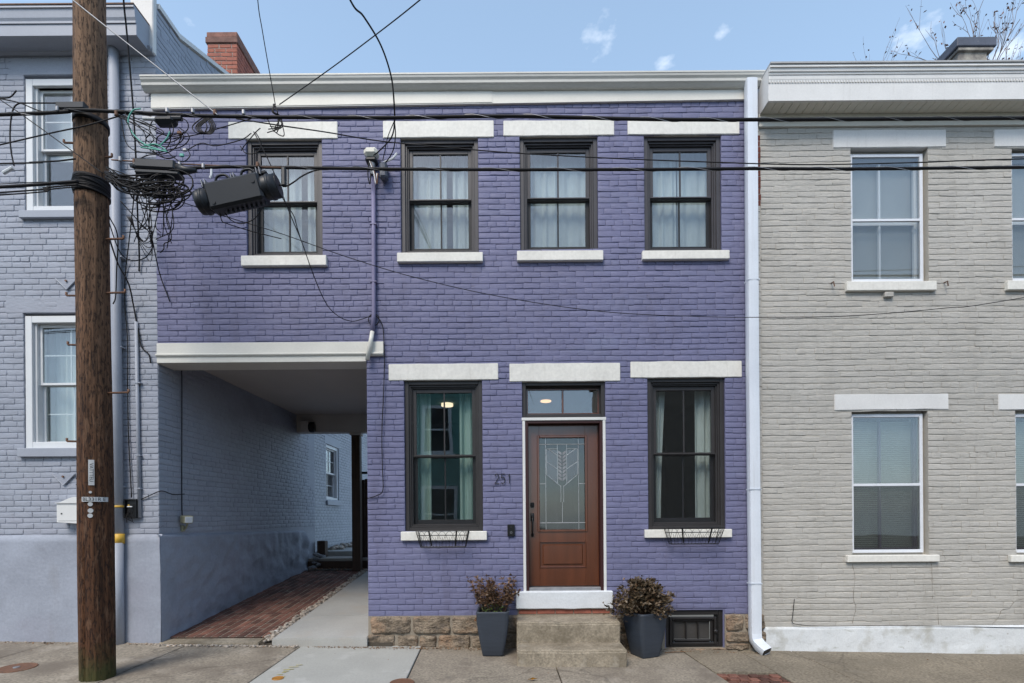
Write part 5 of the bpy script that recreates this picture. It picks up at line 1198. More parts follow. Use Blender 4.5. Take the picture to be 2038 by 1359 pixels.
m = MB(); m.poly([(a, b-.001) for a, b in sp]+[((x1-x0)/2+.012, zt-.008), (-(x1-x0)/2-.012, zt-.008)], -.135, -.002); fixn(m.build('lid', wm, t))
MB().tube([(-.175, -.125, zt*.5), (-.175, -.119, zt*.5)], .009, 10).build('lock', M['black'], t); MB().box(-(x1-x0)/2+.02, (x1-x0)/2-.02, -.1215, -.119, .045, .048).build('slot', M['black'], t)
# ---- electrical box and floodlight
x0, x1, z0, z1 = rect(246, 993, 271, 1031, Y=-.06); t = empty('junction_box', 'open black junction box with loose wires on blue-grey brick by the passage', 'junction box', None, ((x0+x1)/2, 0, z0)); ox = (x0+x1)/2; m = MB(); m.ring(x0-ox, x1-ox, 0, z1-z0, .012, -.06, -.002, .003); m.box(x0-ox+.01, x1-ox-.01, -.03, -.004, .01, z1-z0-.01); m.build('case', M['black'], t)
m = MB(); rw = random.Random(4)
for k in range(6): a = Vector((rw.uniform(-.05, .05), -.04, rw.uniform(.05, .2))); m.tube(spline([a, a+Vector((rw.uniform(-.04, .04), -.035, -.05)), a+Vector((rw.uniform(-.03, .09), -.02, -.12))], 5), .004, 5)
m.build('loose_wire', M['cable'], t); MB().box(-.02, .0, -.068, -.06, .15, .165).build('wire_cap', M['yellow_band'], t); MB().box(-.03, .03, -.066, -.058, .135, .147).build('label_strip', M['vinyl'], t)
fy = .42; p = W(366, 1035, fy); p.x = PX0+.05; t = empty('floodlight', 'small olive floodlight on a bracket on the passage wall', 'floodlight', None, (PX0, fy, p.z))
m = MB(); m.box(.06, .17, -.06, .06, -.03, .07, .012); h_ = m.build('head', M['lamp_body'], t); h_.rotation_euler = (0, .1, -.5)
MB().box(.145, .175, -.05, .045, -.02, .06, .004).build('lens', M['vinyl'], h_); MB().tube(spline([(.0, 0, -.11), (.05, 0, -.11), (.08, 0, -.03)], 5), .012, 8).build('bracket', M['lamp_body'], t); MB().box(.0, .03, -.03, .03, -.15, -.07, .006).build('base', M['lamp_body'], t)
fz = p.z
q = W(610, 849, 3.93); t = empty('wall_lantern', 'black and white lamp box mounted on the rear passage beam', 'lamp', None, (q.x, 3.97, q.z)); MB().box(-.09, .07, -.14, 0, -.13, .10, .01).build('case', M['ceiling'], t); MB().lathe([(.09, 0), (.105, .02), (.105, .09), (.06, .11)], 16).build('shade', M['black'], t, True, loc=(.07, -.06, -.02), rot=(0, math.pi/2, 0))
# ---- dark fence and bin beyond the post
fx = W(728, 1000, 4.75)
t = empty('wooden_gate', 'dark board gate standing open beyond the passage post', 'gate', None, (fx.x, 4.75, .6)); 
for k in range(5): MB().box(-.13+.115*k, -.02+.115*k, -.015, .015, 0, 1.85+.02*(k % 2), .004).build('board', M['wood_dark'], t)
MB().box(-.14, .45, .02, .06, 1.98, 2.03).build('top_rail', M['black'], t); MB().box(-.13, -.09, .02, .06, 0, 2.0).build('stile', M['black'], t)
# rubble and log at the yard edge
rr = random.Random(15)
tr_ = MB()
for k in range(26): rock(tr_, -4.25+abs(rr.gauss(0, .12)), 4.35+rr.uniform(0, .5), .56+abs(rr.gauss(0, .13)), rr.uniform(.04, .10), rr)
tag(tr_.build('rubble', mat('grey_rubble', (.22, .22, .23), .9, .3, 6, fine=.1, bump=.6), None), 'rough grey rubble at the foot of the passage wall end', 'rubble', kind='stuff')
tr_ = MB()
for k in range(40): rock(tr_, EX+.12+abs(rr.gauss(0, .10)), 5.7+rr.uniform(0, 2.4), .88+rr.uniform(0, .07), rr.uniform(.04, .10), rr)
tag(tr_.build('border_rocks', M['pebble'], None, True), 'brown rocks edging the yard along the rear wall', 'rocks', kind='stuff')
lg = W(640, 1080, 4.9); o = MB().box(-.09, .09, -.09, .09, 0, .36, .012).build('timber_block', M['wood_dark'], None, loc=(lg.x, 4.95, .756)); tag(o, 'short dark timber block on the yard landing', 'timber')

# ---- utility pole
PXc, PYc = -4.09, -1.26; pz0 = G(PXc, PYc)
pole = empty('utility_pole', 'thick brown creosoted wooden utility pole on the pavement', 'utility pole', None, (PXc, PYc, pz0))
m = MB(); n = 72; H = 12.0; lv_ = 240
def prad(z): return .143-.0026*z
def lean(z): return -.0045*z
for j in range(lv_+1):
    z = -.1+(H+.1)*j/lv_ if j < 200 else -.1+(H+.1)*j/lv_
    for k in range(n):
        a = 2*math.pi*k/n; c, s_ = math.cos(a), math.sin(a); p = Vector((c*.9, s_*.9, z*.22))
        r = prad(z)+mnoise.noise(p*2.2)*.007+mnoise.noise(Vector((c*5, s_*5, z*.5)))*.006-.010*max(0, mnoise.noise(Vector((c*4+7, s_*4, z*.28)))-.25)
        if abs(a-4.62) < .045 and z < 1.3: r -= .016
        m.v.append((c*r+lean(z), s_*r, z))
for j in range(lv_):
    for k in range(n): k2 = (k+1) % n; m.f.append((j*n+k, j*n+k2, (j+1)*n+k2, (j+1)*n+k))
m.build('shaft', M['pole'], pole, True)
def on_pole(px, py, off=0.):                       # a photo point on the near side of the pole -> pole-local
    for_ = W(px, py, PYc-.17); z = for_.z-pz0; u = for_.x-PXc-lean(z); r = prad(z)+off; u = max(-r*.97, min(r*.97, u)); return Vector((u+lean(z), -math.sqrt(r*r-u*u), z)), math.atan2(u, math.sqrt(r*r-u*u))
for (px, py, sd) in ((245, 475, 1), (248, 582, 1), (133, 588, -1), (255, 781, 1), (136, 686, -1), (134, 878, -1), (128, 284, -1), (222, 312, 1)):
    p = W(px, py, PYc); z = p.z-pz0; r = prad(z); e = p.x-PXc; m = MB(); m.tube([(sd*(r-.03)+lean(z), 0, z-.004), (e, 0, z), (e+.004*sd, 0, z+.006), (e+.004*sd, 0, z+.032)], .010, 8); m.build('climbing_step', M['rust'], pole, True)
def plate(px0, py0, px1, py1, mt, name='tag'):
    a, _ = on_pole((px0+px1)/2, (py0+py1)/2, .004); k = (D+PYc-.18)/FPX; w, h = (px1-px0)*k, (py1-py0)*k; m = MB(); n = 8; z = a.z; r = prad(z)+.009; th0 = math.asin(max(-.98, min(.98, (a.x-lean(z))/r))); 
    for j in (0, 1):
        for i in range(n+1):
            th = th0+(i/n-.5)*w/r
            for rr_ in (r, r+.003): m.v.append((math.sin(th)*rr_+lean(z), -math.cos(th)*rr_, z+(j-.5)*h))
    s_ = 2*(n+1)
    for i in range(n): m.f += [(2*i+1, 2*i+3, s_+2*i+3, s_+2*i+1), (2*i, s_+2*i, s_+2*i+2, 2*i+2), (2*i, 2*i+2, 2*i+3, 2*i+1), (s_+2*i, s_+2*i+1, s_+2*i+3, s_+2*i+2)]
    m.f += [(0, 1, s_+1, s_), (2*n, s_+2*n, s_+2*n+1, 2*n+1)]
    return m.build(name, mt, pole), th0, r, z, w, h
pl, th0, r, z, w, h = plate(157.5, 988.5, 202, 998, M['tag_metal'], 'number_plate')
def text_mesh(txt, size):
    cu = bpy.data.curves.new('lettering', 'FONT'); cu.body = txt; cu.size = size; cu.align_x = 'CENTER'; cu.align_y = 'CENTER'; o = bpy.data.objects.new('lettering', cu); C.objects.link(o)
    dg = bpy.context.evaluated_depsgraph_get(); me = bpy.data.meshes.new_from_object(o.evaluated_get(dg)); C.objects.unlink(o); bpy.data.objects.remove(o); return me
def wrap_text(txt, size, parent, th0, r, z, vertical=False):
    me = text_mesh(txt, size)
    for v in me.vertices:
        u, q = v.co.x, v.co.y
        if vertical: u, q = q, -u
        th = th0+u/r; v.co = Vector((math.sin(th)*(r+.0045)+lean(z), -math.cos(th)*(r+.0045), z+q))
    me.materials.append(M['ink']); o = bpy.data.objects.new('lettering', me); link(o, parent); return o
wrap_text('BL331R E', .046, pl, th0-.05, r, z)
pl, th0, r, z, w, h = plate(170, 914, 179.5, 965, M['tag_metal'], 'vertical_plate'); wrap_text('VATTTEU', .042, pl, th0, r, z, True)
for (px, py, rr_) in ((173, 979, .012), (173, 1003, .020), (173.5, 1016, .022), (173, 1026, .021)):
    a, th = on_pole(px, py, .004); nrm = Vector((math.sin(th), -math.cos(th), 0)); MB().tube([a, a+nrm*.006], rr_, 14).build('round_tag', M['tag_metal'], pole)
# cable straps and bracket round the shaft
for py, hh in ((218, .05), (345, .10), (365, .03)):
    z = W(180, py, PYc-.18).z-pz0; MB().lathe([(prad(z)+.006, -hh/2), (prad(z)+.016, -hh/2), (prad(z)+.016, hh/2), (prad(z)+.006, hh/2)], 28, (lean(z), 0, z)).build('cable_strap', M['cable'], pole, True)
z = W(160, 214, PYc-.2).z-pz0; MB().box(-.17, .10, -.235, -.17, z-.03, z+.035, .008).build('cable_bracket', M['closure'], pole)

# ---- overhead cables
def wire(name, label, pts, r, mt='cable', cat='cable', group=None, n=8, seg=8, lash=None, px=True):
    P = [W(p[0], p[1], p[2]) if px else Vector(p) for p in pts]; Q = spline(P, seg); m = MB(); m.tube(Q, r, n)
    o = m.build(name, M[mt], None, True); tag(o, label, cat, group)
    if lash:
        m = MB(); hp = []; L = 0
        for i in range(len(Q)-1):
            d = Q[i+1]-Q[i]; k = max(2, int(d.length/.05)); t = d.normalized(); a = t.cross(Vector((0, 0, 1))).normalized(); b = t.cross(a)
            for q in range(k): s_ = L+d.length*q/k; an = 2*math.pi*s_/lash; hp.append(Q[i]+d*q/k+(a*math.cos(an)+b*math.sin(an))*(r+.0015))
            L += d.length
        hp = [h for h in hp if abs(h.x) < 9]; m.tube(hp, .0022, 4); m.build('lashing_wire', M['steel'], o)
    return o
GC = 'overhead cables along the street'
Yc = PYc-.22
wire('messenger_cable', 'thick black lashed cable just under the cornices, topmost of the street cables', [(-3800, 330, Yc), (-1200, 262, Yc), (0, 228, Yc), (140, 219, Yc), (250, 223, Yc), (420, 231, Yc), (750, 234, Yc), (1019, 231, Yc), (1280, 237, Yc), (1500, 238, Yc), (2038, 235, Yc), (3300, 225, Yc), (6000, 160, Yc)], .0155, group=GC, lash=.55, n=10, seg=10)
wire('messenger_cable', 'thick black lashed cable crossing the upper window panes', [(335, 335, Yc), (420, 333, Yc), (480, 332, Yc), (750, 336, Yc), (1019, 337.5, Yc), (1300, 337, Yc), (1500, 335.5, Yc), (1700, 336, Yc), (2038, 333, Yc), (3300, 322, Yc), (6000, 260, Yc)], .0140, group=GC, lash=.62, n=10, seg=10)
wire('support_strand', 'thin steel strand over the splice box from the pole', [(222, 318, Yc), (300, 323, Yc), (420, 329, Yc), (560, 333.5, Yc-.01)], .006, 'rust', group=GC)
wire('messenger_cable', 'thin brown cable ending at a clamp on the pole below the window rail', [(-3800, 420, Yc), (-900, 345, Yc), (0, 325.5, Yc), (60, 323, Yc), (112, 320.5, Yc), (150, 316, Yc)], .007, 'cable', group=GC)
for (y0, y1, r, lb) in ((372, 361, .014, 'thickest black cable of the low bundle reaching the pole from the street end'), (383, 367, .007, 'second black cable of the low bundle reaching the pole'), (388, 371, .006, 'lowest black cable of the low bundle reaching the pole'), (366, 366, .004, 'thin black line above the low bundle reaching the pole')):
    wire('messenger_cable', lb, [(-3800, y0+260, Yc), (-900, y0+55, Yc), (0, y0, Yc), (90, (y0+2*y1)/3+1, Yc), (155, y1, Yc)], r, group=GC)
wire('service_wire', 'thin black wire sagging from the cable end across the upper lintels', [(470, 236, Yc), (560, 250, Yc), (650, 263, -1.2), (760, 281, -1.0), (900, 294, -1), (1019, 304, -1), (1220, 315, -1), (1430, 323, -1.05), (1560, 327, -1.1), (1660, 327, -1.1), (1833, 323, -1.1), (2038, 316, -1.1), (3000, 290, -1.1)], .0055, group=GC)
wire('service_wire', 'thin black wire swooping low below the upper sills', [(230, 365, -1.2), (330, 392, -1.15), (440, 428, -1.0), (560, 465, -.8), (690, 511, -.7), (830, 553, -.65), (1000, 591, -.6), (1200, 620, -.6), (1400, 630, -.6), (1560, 631, -.6), (1700, 628, -.6), (1880, 613, -.6), (2038, 592, -.6), (2900, 440, -.6)], .0042, group=GC)
wire('service_wire', 'thin black wire dropping from the splice cable past the window to a coil', [(505, 262, -1.1), (525, 300, -1.1), (548, 350, -1.05), (575, 420, -.9), (600, 480, -.7), (625, 550, -.5), (650, 605, -.3), (675, 630, -.15), (700, 639, -.05), (720, 635, -.03), (745, 626, -.03)], .005)
wire('service_wire', 'black wire hanging down purple brick beside the ground-floor window', [(746, 626, -.03), (758, 640, -.03), (763, 660, -.03), (765, 720, -.03), (763, 790, -.03), (760, 860, -.03), (761, 930, -.03), (762, 975, -.03), (750, 986, -.03), (731, 992, -.02)], .0055)
m = MB(); cpt = W(744, 636, -.03); m.tube([cpt+Vector((math.cos(a)*.066, .0, math.sin(a)*.072)) for a in [2*math.pi*k/24 for k in range(25)]], .005, 6, False); tag(m.build('wire_coil', M['cable'], None, True), 'small ring of black wire on purple brick at the conduit foot', 'wire')
for (lb, pts, r) in (('slack black drop line entering from above and splitting at the weatherhead', [(560, -420, -4.2), (620, -180, -3.0), (697, 0, -2.2), (724, 33, -2.0), (758, 90, -1.7), (778, 150, -1.5), (784, 200, -1.4), (785, 245, -1.2), (778, 275, -.6), (755, 300, -.2), (742, 310, -.12)], .0075),
                     ('thin drop line rising steeply from the cable knot', [(490, -420, -3.0), (502, -160, -2.2), (513, 0, -1.9), (522, 60, -1.8), (534, 130, -1.65), (548, 208, -1.5)], .0038), ('thin brown drop line rising diagonally from the cable knot', [(1300, -420, -4.5), (1000, -140, -3.2), (833, 2, -2.5), (740, 75, -2.1), (650, 142, -1.7), (556, 208, -1.5)], .0042)):
    wire('drop_line', lb, pts, r, group='drop lines rising out of view')
wire('drop_line', 'thin branch wire from the drop line to the weatherhead', [(785, 240, -1.2), (772, 272, -.6), (766, 300, -.2), (762, 318, -.1)], .005, group='drop lines rising out of view'); wire('drop_line', 'looping branch wire from the drop line to the grey connector', [(785, 240, -1.2), (787, 270, -.7), (782, 300, -.3), (768, 322, -.12), (755, 322, -.1)], .006, group='drop lines rising out of view')
wire('guy_wire', 'bright steel guy wire slanting from the pole top to the cable clamp', [(120, -25, Yc-.02), (145, 0, Yc-.02), (410, 210, Yc-.02), (424, 222, Yc-.01)], .0055, 'steel', 'wire')
for (lb, pts, r) in (('thin dark line crossing the pole diagonally', [(-60, 168, Yc-.05), (0, 198, Yc-.05), (150, 305, Yc-.03), (205, 345, Yc-.02)], .0045), ('thin dark line rising toward the pole across the white window', [(-60, 300, Yc), (0, 288, Yc), (100, 265, Yc), (170, 250, Yc-.02), (240, 230, Yc)], .006),
                     ('black wire hanging in a hook with a white connector left of the pole', [(145, 205, Yc), (60, 205, Yc), (35, 207, Yc), (24, 225, Yc), (20, 265, Yc), (22, 300, Yc), (28, 330, Yc)], .006), ('frayed black line end curling above the pole bracket', [(33, 180, Yc), (20, 193, Yc), (0, 195, Yc), (-40, 196, Yc)], .006), ('slack line running down to the topmost cable', [(-40, 188, Yc), (0, 196, Yc), (40, 205, Yc), (85, 222, Yc), (130, 220, Yc)], .0055)):
    wire('loose_line', lb, pts, r, group='loose lines at the pole')
c_ = W(15, 340, Yc); o = MB().tube([c_+Vector((.05, 0, .03)), c_+Vector((-.04, 0, -.02))], .016, 8).build('wire_connector', M['vinyl']); tag(o, 'white connector dangling at the end of the hooked wire', 'connector')
# lines on the pole and down the blue-grey wall
WL = [('black riser cable hanging beside the pole from the sky', [(225, -420, -1.2), (236, -160, -1.0), (246, 0, -.8), (251, 50, -.7), (258, 130, -.6), (266, 230, -.5), (271, 330, -.4), (274, 430, -.2), (277, 500, -.05), (277, 540, -.02)], .009), ('long black wire down the blue-grey wall to the junction box', [(268, 380, -.3), (258, 470, -.1), (250, 540, -.02), (248, 600, -.02), (254, 680, -.02), (254, 770, -.02), (256, 870, -.02), (262, 990, -.02)], .006),
      ('black wire from the pole to the passage beam corner', [(216, 470, -1.1), (235, 525, -.6), (256, 565, -.2), (266, 610, -.03), (277, 670, -.02), (283, 692, -.02), (296, 705, -.02), (300, 722, -.02)], .008), ('slack black wire crossing down over purple brick', [(240, 400, -.6), (280, 445, -.5), (300, 470, -.3), (318, 545, -.05), (338, 600, -.02)], .006),
      ('wire loop hanging off the pole side', [(216, 440, -1.2), (238, 500, -1.1), (262, 518, -.9), (290, 512, -.8), (305, 490, -.8)], .005), ('black wire tail against the grey downspout', [(217, 430, -1.2), (234, 470, -1.0), (232, 540, -.8), (230, 590, -.8), (225, 605, -.8)], .006),
      ('hanging wire with bent end over purple brick', [(300, 350, -1.1), (322, 400, -1.0), (341, 470, -1.0), (327, 485, -1), (326, 495, -1), (319, 503, -1)], .005), ('thin wire between passage wall light and the wall top', [(360, 735, .40), (362, 760, .40), (362, 1000, .42), (365, 1030, .42)], .006), ('wire from the junction box round the passage corner', [(274, 997, -.02), (300, 985, -.02), (322, 977, -.03), (345, 984, .15), (367, 983, .42)], .006)]
for lb, pts, r in WL: wire('wall_wire', lb, pts, r, group='wires along the blue-grey house')
# tangles of wire: too many to count
tg = random.Random(19); m = MB()
for k in range(30):
    a = W(215+tg.uniform(-8, 6), 345+tg.uniform(-14, 18), Yc+tg.uniform(-.05, .12)); cx_, cy_ = tg.uniform(300, 345), tg.uniform(358, 400); rx, ry = tg.uniform(18, 52), tg.uniform(6, 30); yy = Yc+tg.uniform(-.08, .15)
    pts = [a, W(250+tg.uniform(-10, 10), 358+tg.uniform(-10, 26), yy)]; a0 = tg.uniform(100, 200); da = -tg.uniform(200, 420)
    for q in range(7): an = math.radians(a0+da*q/6); pts.append(W(cx_+rx*math.cos(an), cy_-ry*math.sin(an), yy+tg.uniform(-.03, .03)))
    m.tube(spline(pts, 5), tg.choice((.004, .005, .007)), 5)
for k in range(14):
    x = tg.uniform(268, 345); yy = Yc+tg.uniform(-.05, .1); pts = [W(x, 356, yy), W(x+tg.uniform(-12, 12), 385, yy), W(x+tg.uniform(-22, 14), 410+tg.uniform(0, 60), yy), W(x+tg.uniform(-30, 6), 440+tg.uniform(0, 60), yy+.1)]; m.tube(spline(pts, 5), .004, 5)
for k in range(6): m.tube(spline([W(262-k*2, 430, -.3), W(276+k*2, 480, -.2), W(300, 520-k*14, -.1), W(304-k, 460, -.3)], 5), .004, 5)
tag(m.build('wire_tangle', M['cable'], None, True), 'dense tangle of black cable loops below the small splice box', 'wires', kind='stuff')
m = MB()
for k in range(15):
    z = W(180, 338+k*1.6, PYc-.2).z; r = prad(z)+.008+tg.uniform(0, .010); ph = tg.uniform(0, 1); m.tube([Vector((PXc+lean(z)+math.cos(a)*r, PYc+math.sin(a)*r, z+.02*math.sin(a*1+ph*6))) for a in [math.pi*.95+(1.15*math.pi)*q/16 for q in range(17)]], .007, 6)
tag(m.build('wire_wrap', M['cable'], None, True), 'black cables wrapped round the pole at the splice height', 'wires', kind='stuff')
m = MB()
for k in range(9):
    pts = [W(230+tg.uniform(-5, 20), 224+tg.uniform(-6, 6), Yc)]; cx_, cy_ = tg.uniform(290, 350), tg.uniform(245, 285); rx, ry = tg.uniform(20, 55), tg.uniform(15, 40); a0 = tg.uniform(120, 220); da = tg.uniform(120, 260)
    for q in range(6): an = math.radians(a0+da*q/5); pts.append(W(cx_+rx*math.cos(an), cy_-ry*math.sin(an), Yc+tg.uniform(-.04, .06)))
    m.tube(spline(pts, 5), .0045, 5)
for k in range(7):
    cx_ = 411+tg.uniform(-14, 14); m.tube(spline([W(cx_+8, 232, Yc), W(cx_-14, 250, Yc), W(cx_-10, 262, Yc-.02), W(cx_+6, 266, Yc), W(cx_+14, 252, Yc), W(cx_+6, 234, Yc)], 5), .005, 5)
for k in range(6): m.tube(spline([W(548+tg.uniform(-4, 4), 207, Yc), W(545+tg.uniform(-8, 8), 222, Yc-.02), W(556+tg.uniform(-4, 8), 232, Yc), W(552+tg.uniform(-6, 12), 252, Yc), W(540+tg.uniform(-10, 20), 245+tg.uniform(0, 20), Yc)], 5), .0045, 5)
for pts in ([(530, 232), (545, 260), (565, 270), (560, 240)], [(480, 300), (490, 285), (510, 262), (518, 255)], [(478, 290), (490, 305), (512, 303), (520, 285), (508, 262)], [(370, 300), (400, 285), (430, 290), (480, 278), (500, 265)], [(345, 275), (390, 268), (440, 254), (500, 236)], [(330, 300), (360, 322), (378, 310), (372, 295)], [(262, 330), (290, 310), (330, 305), (352, 290), (365, 262)], [(240, 232), (255, 290), (300, 305), (345, 296)]): m.tube(spline([W(a, b, Yc+tg.uniform(-.03, .03)) for a, b in pts], 6), .0045, 5)
tag(m.build('wire_tangle', M['cable'], None, True), 'looser tangle of thin black wires around the cable end above the splice box', 'wires', kind='stuff')
m = MB(); m.tube(spline([W(280, 216, Yc-.03), (W(264, 220, Yc-.03)), W(255, 240, Yc-.03), W(262, 262, Yc-.03), W(285, 285, Yc-.03), W(318, 298, Yc-.03), W(333, 302, Yc-.03)], 8), .006, 6); m.tube(spline([W(286, 290, Yc-.03), W(310, 287, Yc-.03), W(330, 300, Yc-.03), W(300, 296, Yc-.03), W(280, 293, Yc-.03)], 6), .006, 6); m.tube(spline([W(318, 290, Yc-.03), W(332, 275, Yc-.03), W(338, 262, Yc-.03)], 6), .006, 6)
tag(m.build('green_wire', M['green_wire'], None, True), 'green wire loop hanging in the tangle by the pole', 'wire')
m = MB(); c_ = W(333, 240, Yc); m.box(c_.x-.11, c_.x+.09, Yc-.05, Yc+.05, c_.z-.05, c_.z+.03, .03); o = m.build('wire_joint', M['closure']); tag(o, 'small black cable joint where the topmost cable splits', 'joint'); MB().tube([W(285, 236, Yc), W(322, 237, Yc)], .016, 8).build('clamp', M['tag_metal'], o); MB().tube([W(335, 236, Yc-.02), W(362, 236, Yc-.02)], .022, 10).build('sleeve', M['closure'], o)
for i, (px, py, c, nm) in enumerate(((357, 264, 'rust', 'small orange wire nut in the tangle'), (368, 298, 'steel', 'small silver wire clip in the tangle'), (362, 309, 'green_wire', 'small teal tag in the tangle'))): p = W(px, py, Yc-.03); o = MB().box(p.x-.02, p.x+.02, p.y-.01, p.y+.01, p.z-.015, p.z+.015, .006).build('wire_clip', M[c]); tag(o, nm, 'clip')
for i, (px, py, lb) in enumerate(((232, 226, 'rusty clamp where the topmost cable leaves the pole'), (333, 220, 'small clamp on the topmost cable above the black joint'), (384, 221, 'small clamp on the topmost cable over the wire coil'), (428, 224, 'clamp at the foot of the steel guy wire'), (485, 224, 'small clamp on the topmost cable near the first lintel'), (240, 317, 'rusty clamp on the strand between pole and splice box'), (268, 322, 'clamp above the near end of the small splice box'), (358, 328, 'clamp above the far end of the small splice box'), (405, 331, 'rusty clamp on the lower street cable past the small splice box'), (513, 328, 'clamp on the lower street cable in front of the window casing'), (115, 217, 'clamp on the topmost cable over the white window of the blue-grey house'))):
    p = W(px, py, Yc-.01); o = MB().box(p.x-.013, p.x+.013, p.y-.016, p.y+.016, p.z-.024, p.z+.024, .006).build('cable_clamp', M['steel'] if i % 3 else M['rust']); tag(o, lb, 'clamp', 'clamps on the overhead cables')
for (px, py) in ((421, 345),): 
    p = W(px, py-8, Yc-.02); o = MB().tube([p, p+Vector((0, -.005, -.06)), p+Vector((-.012, -.005, -.085))], .010, 6).build('cable_hanger', M['vinyl']); tag(o, 'white strap dangling from the lower street cable', 'strap')
# ---- splice closures
a, b = W(396, 401, Yc-.02), W(553, 366, Yc-.02); L = (b-a).length; ang = math.atan2(b.z-a.z, b.x-a.x)
t = empty('splice_closure', 'large black plastic splice closure hanging aslant in front of the window', 'splice closure', None, (a+b)/2); t.rotation_euler = (math.radians(8), -ang, 0)
hb = .135
m = MB(); m.box(-L/2+.11, L/2-.13, -.095, .08, -.135, .10, .022); body = m.build('body', M['closure'], t)
for (s0, s1, r) in ((-L/2-.0, -L/2+.12, .104), (L/2-.14, L/2, .100)): MB().tube([(s0, 0, -.015), (s0+.02*(1 if s0 < 0 else 1), 0, -.015), (s1, 0, -.015)], [r*.97, r, r], 28).build('end_cap', M['closure'], t, True); MB().tube([((s0+s1)/2-.012, 0, -.015), ((s0+s1)/2+.012, 0, -.015)], r+.008, 28).build('end_ring', M['closure'], t, True)
MB().tube([(-L/2-.001, 0, -.015), (-L/2-.006, 0, -.015)], .09, 24).build('end_plug', M['screen'], t); MB().tube([(L/2+.001, 0, -.015), (L/2+.006, 0, -.015)], .09, 24).build('end_plug', M['screen'], t)
MB().box(-L/2+.07, L/2-.07, -.03, .03, .097, .128, .008).build('top_flange', M['closure'], t)
for x in (-.10, .14): MB().tube(spline([(x-.07, -.035, .105), (x-.035, -.04, .150), (x+.035, -.04, .150), (x+.075, -.035, .105)], 5), .011, 8).build('latch_handle', M['closure'], t, True)
for x in (-L/2+.09, -L/2+.12, -.01, .015, L/2-.15, L/2-.12): MB().box(x-.003, x+.003, -.05, .04, .09, .152).build('latch_pin', M['steel'], t)
for x, z in ((-L/2+.17, -.085), (L/2-.19, .02)): MB().tube([(x, -.101, z), (x, -.094, z)], .017, 14).build('bolt', M['closure'], t)
for k in range(9): x = -.13+.045*k; MB().tube([(x, -.01, -.165), (x, -.01, -.13)], .012, 8).build('cable_port', M['closure'], t)
for lb, pts in (('thin wire leaving the first port of the large splice closure', [(438, 425, Yc), (442, 440, Yc), (452, 445, -1.3), (500, 460, -1.1), (560, 475, -1.0)]), ('thin wire curving from the large closure to the window side', [(447, 423, Yc), (460, 438, Yc), (480, 445, Yc), (505, 436, Yc), (522, 415, Yc)]), ('black cable rising from the large closure back to the street cable', [(556, 368, Yc), (570, 370, Yc), (585, 362, Yc), (605, 348, Yc), (632, 338, Yc), (660, 336, Yc)]), ('thin wire falling from the end of the large closure over the panes', [(556, 383, Yc), (572, 410, Yc+.05), (585, 430, Yc+.1), (592, 455, Yc+.15), (600, 480, Yc+.3)])): wire('closure_wire', lb, pts, .0065 if 'rising' in lb else .0045, group='wires at the large splice closure')
p = W(565, 350, Yc); o = MB().box(p.x-.022, p.x+.022, Yc-.02, Yc+.02, p.z-.10, p.z+.08, .01).build('hanger_strap', M['closure']); o.rotation_euler = (0, 0, 0); tag(o, 'black hanger tie on the cable above the large closure end', 'strap')
a, b = W(270, 335, Yc), W(371, 341, Yc); t = empty('splice_box', 'small flat black splice box on the lower street cable beside the pole', 'splice box', None, (a+b)/2); L = (b-a).length; t.rotation_euler = (0, .06, 0)
MB().box(-L/2+.03, L/2-.07, -.07, .05, -.03, .062, .015).build('body', M['closure'], t); MB().box(-L/2+.03, L/2-.03, -.06, .04, -.075, -.031, .012).build('lower_body', M['closure'], t); MB().tube([(L/2-.08, -.01, .01), (L/2, -.01, .0), (L/2+.10, -.01, .005)], [.05, .035, .018], 12).build('end_boot', M['closure'], t, True); MB().tube([(-L/2-.04, -.01, .02), (-L/2+.04, -.01, .015)], [.018, .04], 12).build('end_boot', M['closure'], t, True)
# ---- weatherhead and conduit
t = empty('service_conduit', 'purple painted service conduit with cream weatherhead running down purple brick', 'conduit', None, tuple(W(743, 625, -.03)))
o0 = Vector(t.location); top = W(743, 335, -.06); f = lambda p: Vector(p)-o0
MB().tube([f(W(743, 345, -.04)), f(W(743.5, 480, -.04)), f(W(744, 625, -.04)), f(W(741, 662, -.05))], .026, 12).build('pipe', M['conduit_paint'], t, True); MB().tube([f(W(741, 660, -.052)), f(W(738, 678, -.072)), f(W(731, 716, -.075))], .026, 12).build('painted_elbow', M['white_trim'], t, True)
h = W(740, 318, -.08); MB().box(h.x-.085-o0.x, h.x+.085-o0.x, -.16-o0.y, -.02-o0.y, h.z+.01-o0.z, h.z+.12-o0.z, .035).build('weatherhead', M['cream_plastic'], t); MB().box(h.x-.07-o0.x, h.x+.07-o0.x, -.14-o0.y, -.02-o0.y, h.z-.05-o0.z, h.z+.009-o0.z, .02).build('weatherhead_collar', M['closure'], t); MB().tube([f(W(741, 322, -.09)), f(W(742, 348, -.06))], .035, 12).build('coupling', M['steel'], t)
g = W(763, 338, -.1); MB().box(g.x-.045-o0.x, g.x+.045-o0.x, -.13-o0.y, -.01-o0.y, g.z-.10-o0.z, g.z+.09-o0.z, .02).build('insulator', M['slate_cap'], t)
for px, c, dx in ((734, 'cable', 0), (746, 'vinyl', .01), (748, 'rust', .02)): MB().tube(spline([f(W(735, 318, -.12)), f(W(px-2, 345, -.13)), f(W(px+2, 366, -.12)), f(W(px+4, 345, -.1))], 6), .007, 6).build('lead_wire', M[c], t, True)
MB().tube(spline([f(W(764, 323, -.1)), f(W(780, 316, -.12)), f(W(790, 305, -.12))], 5), .012, 6).build('connector', M['vinyl'], t)
for py in (448, 562): p = W(744, py, -.03); MB().box(p.x-.04-o0.x, p.x+.04-o0.x, -.068-o0.y, -.0-o0.y, p.z-.006-o0.z, p.z+.006-o0.z).build('strap', M['conduit_paint'], t)
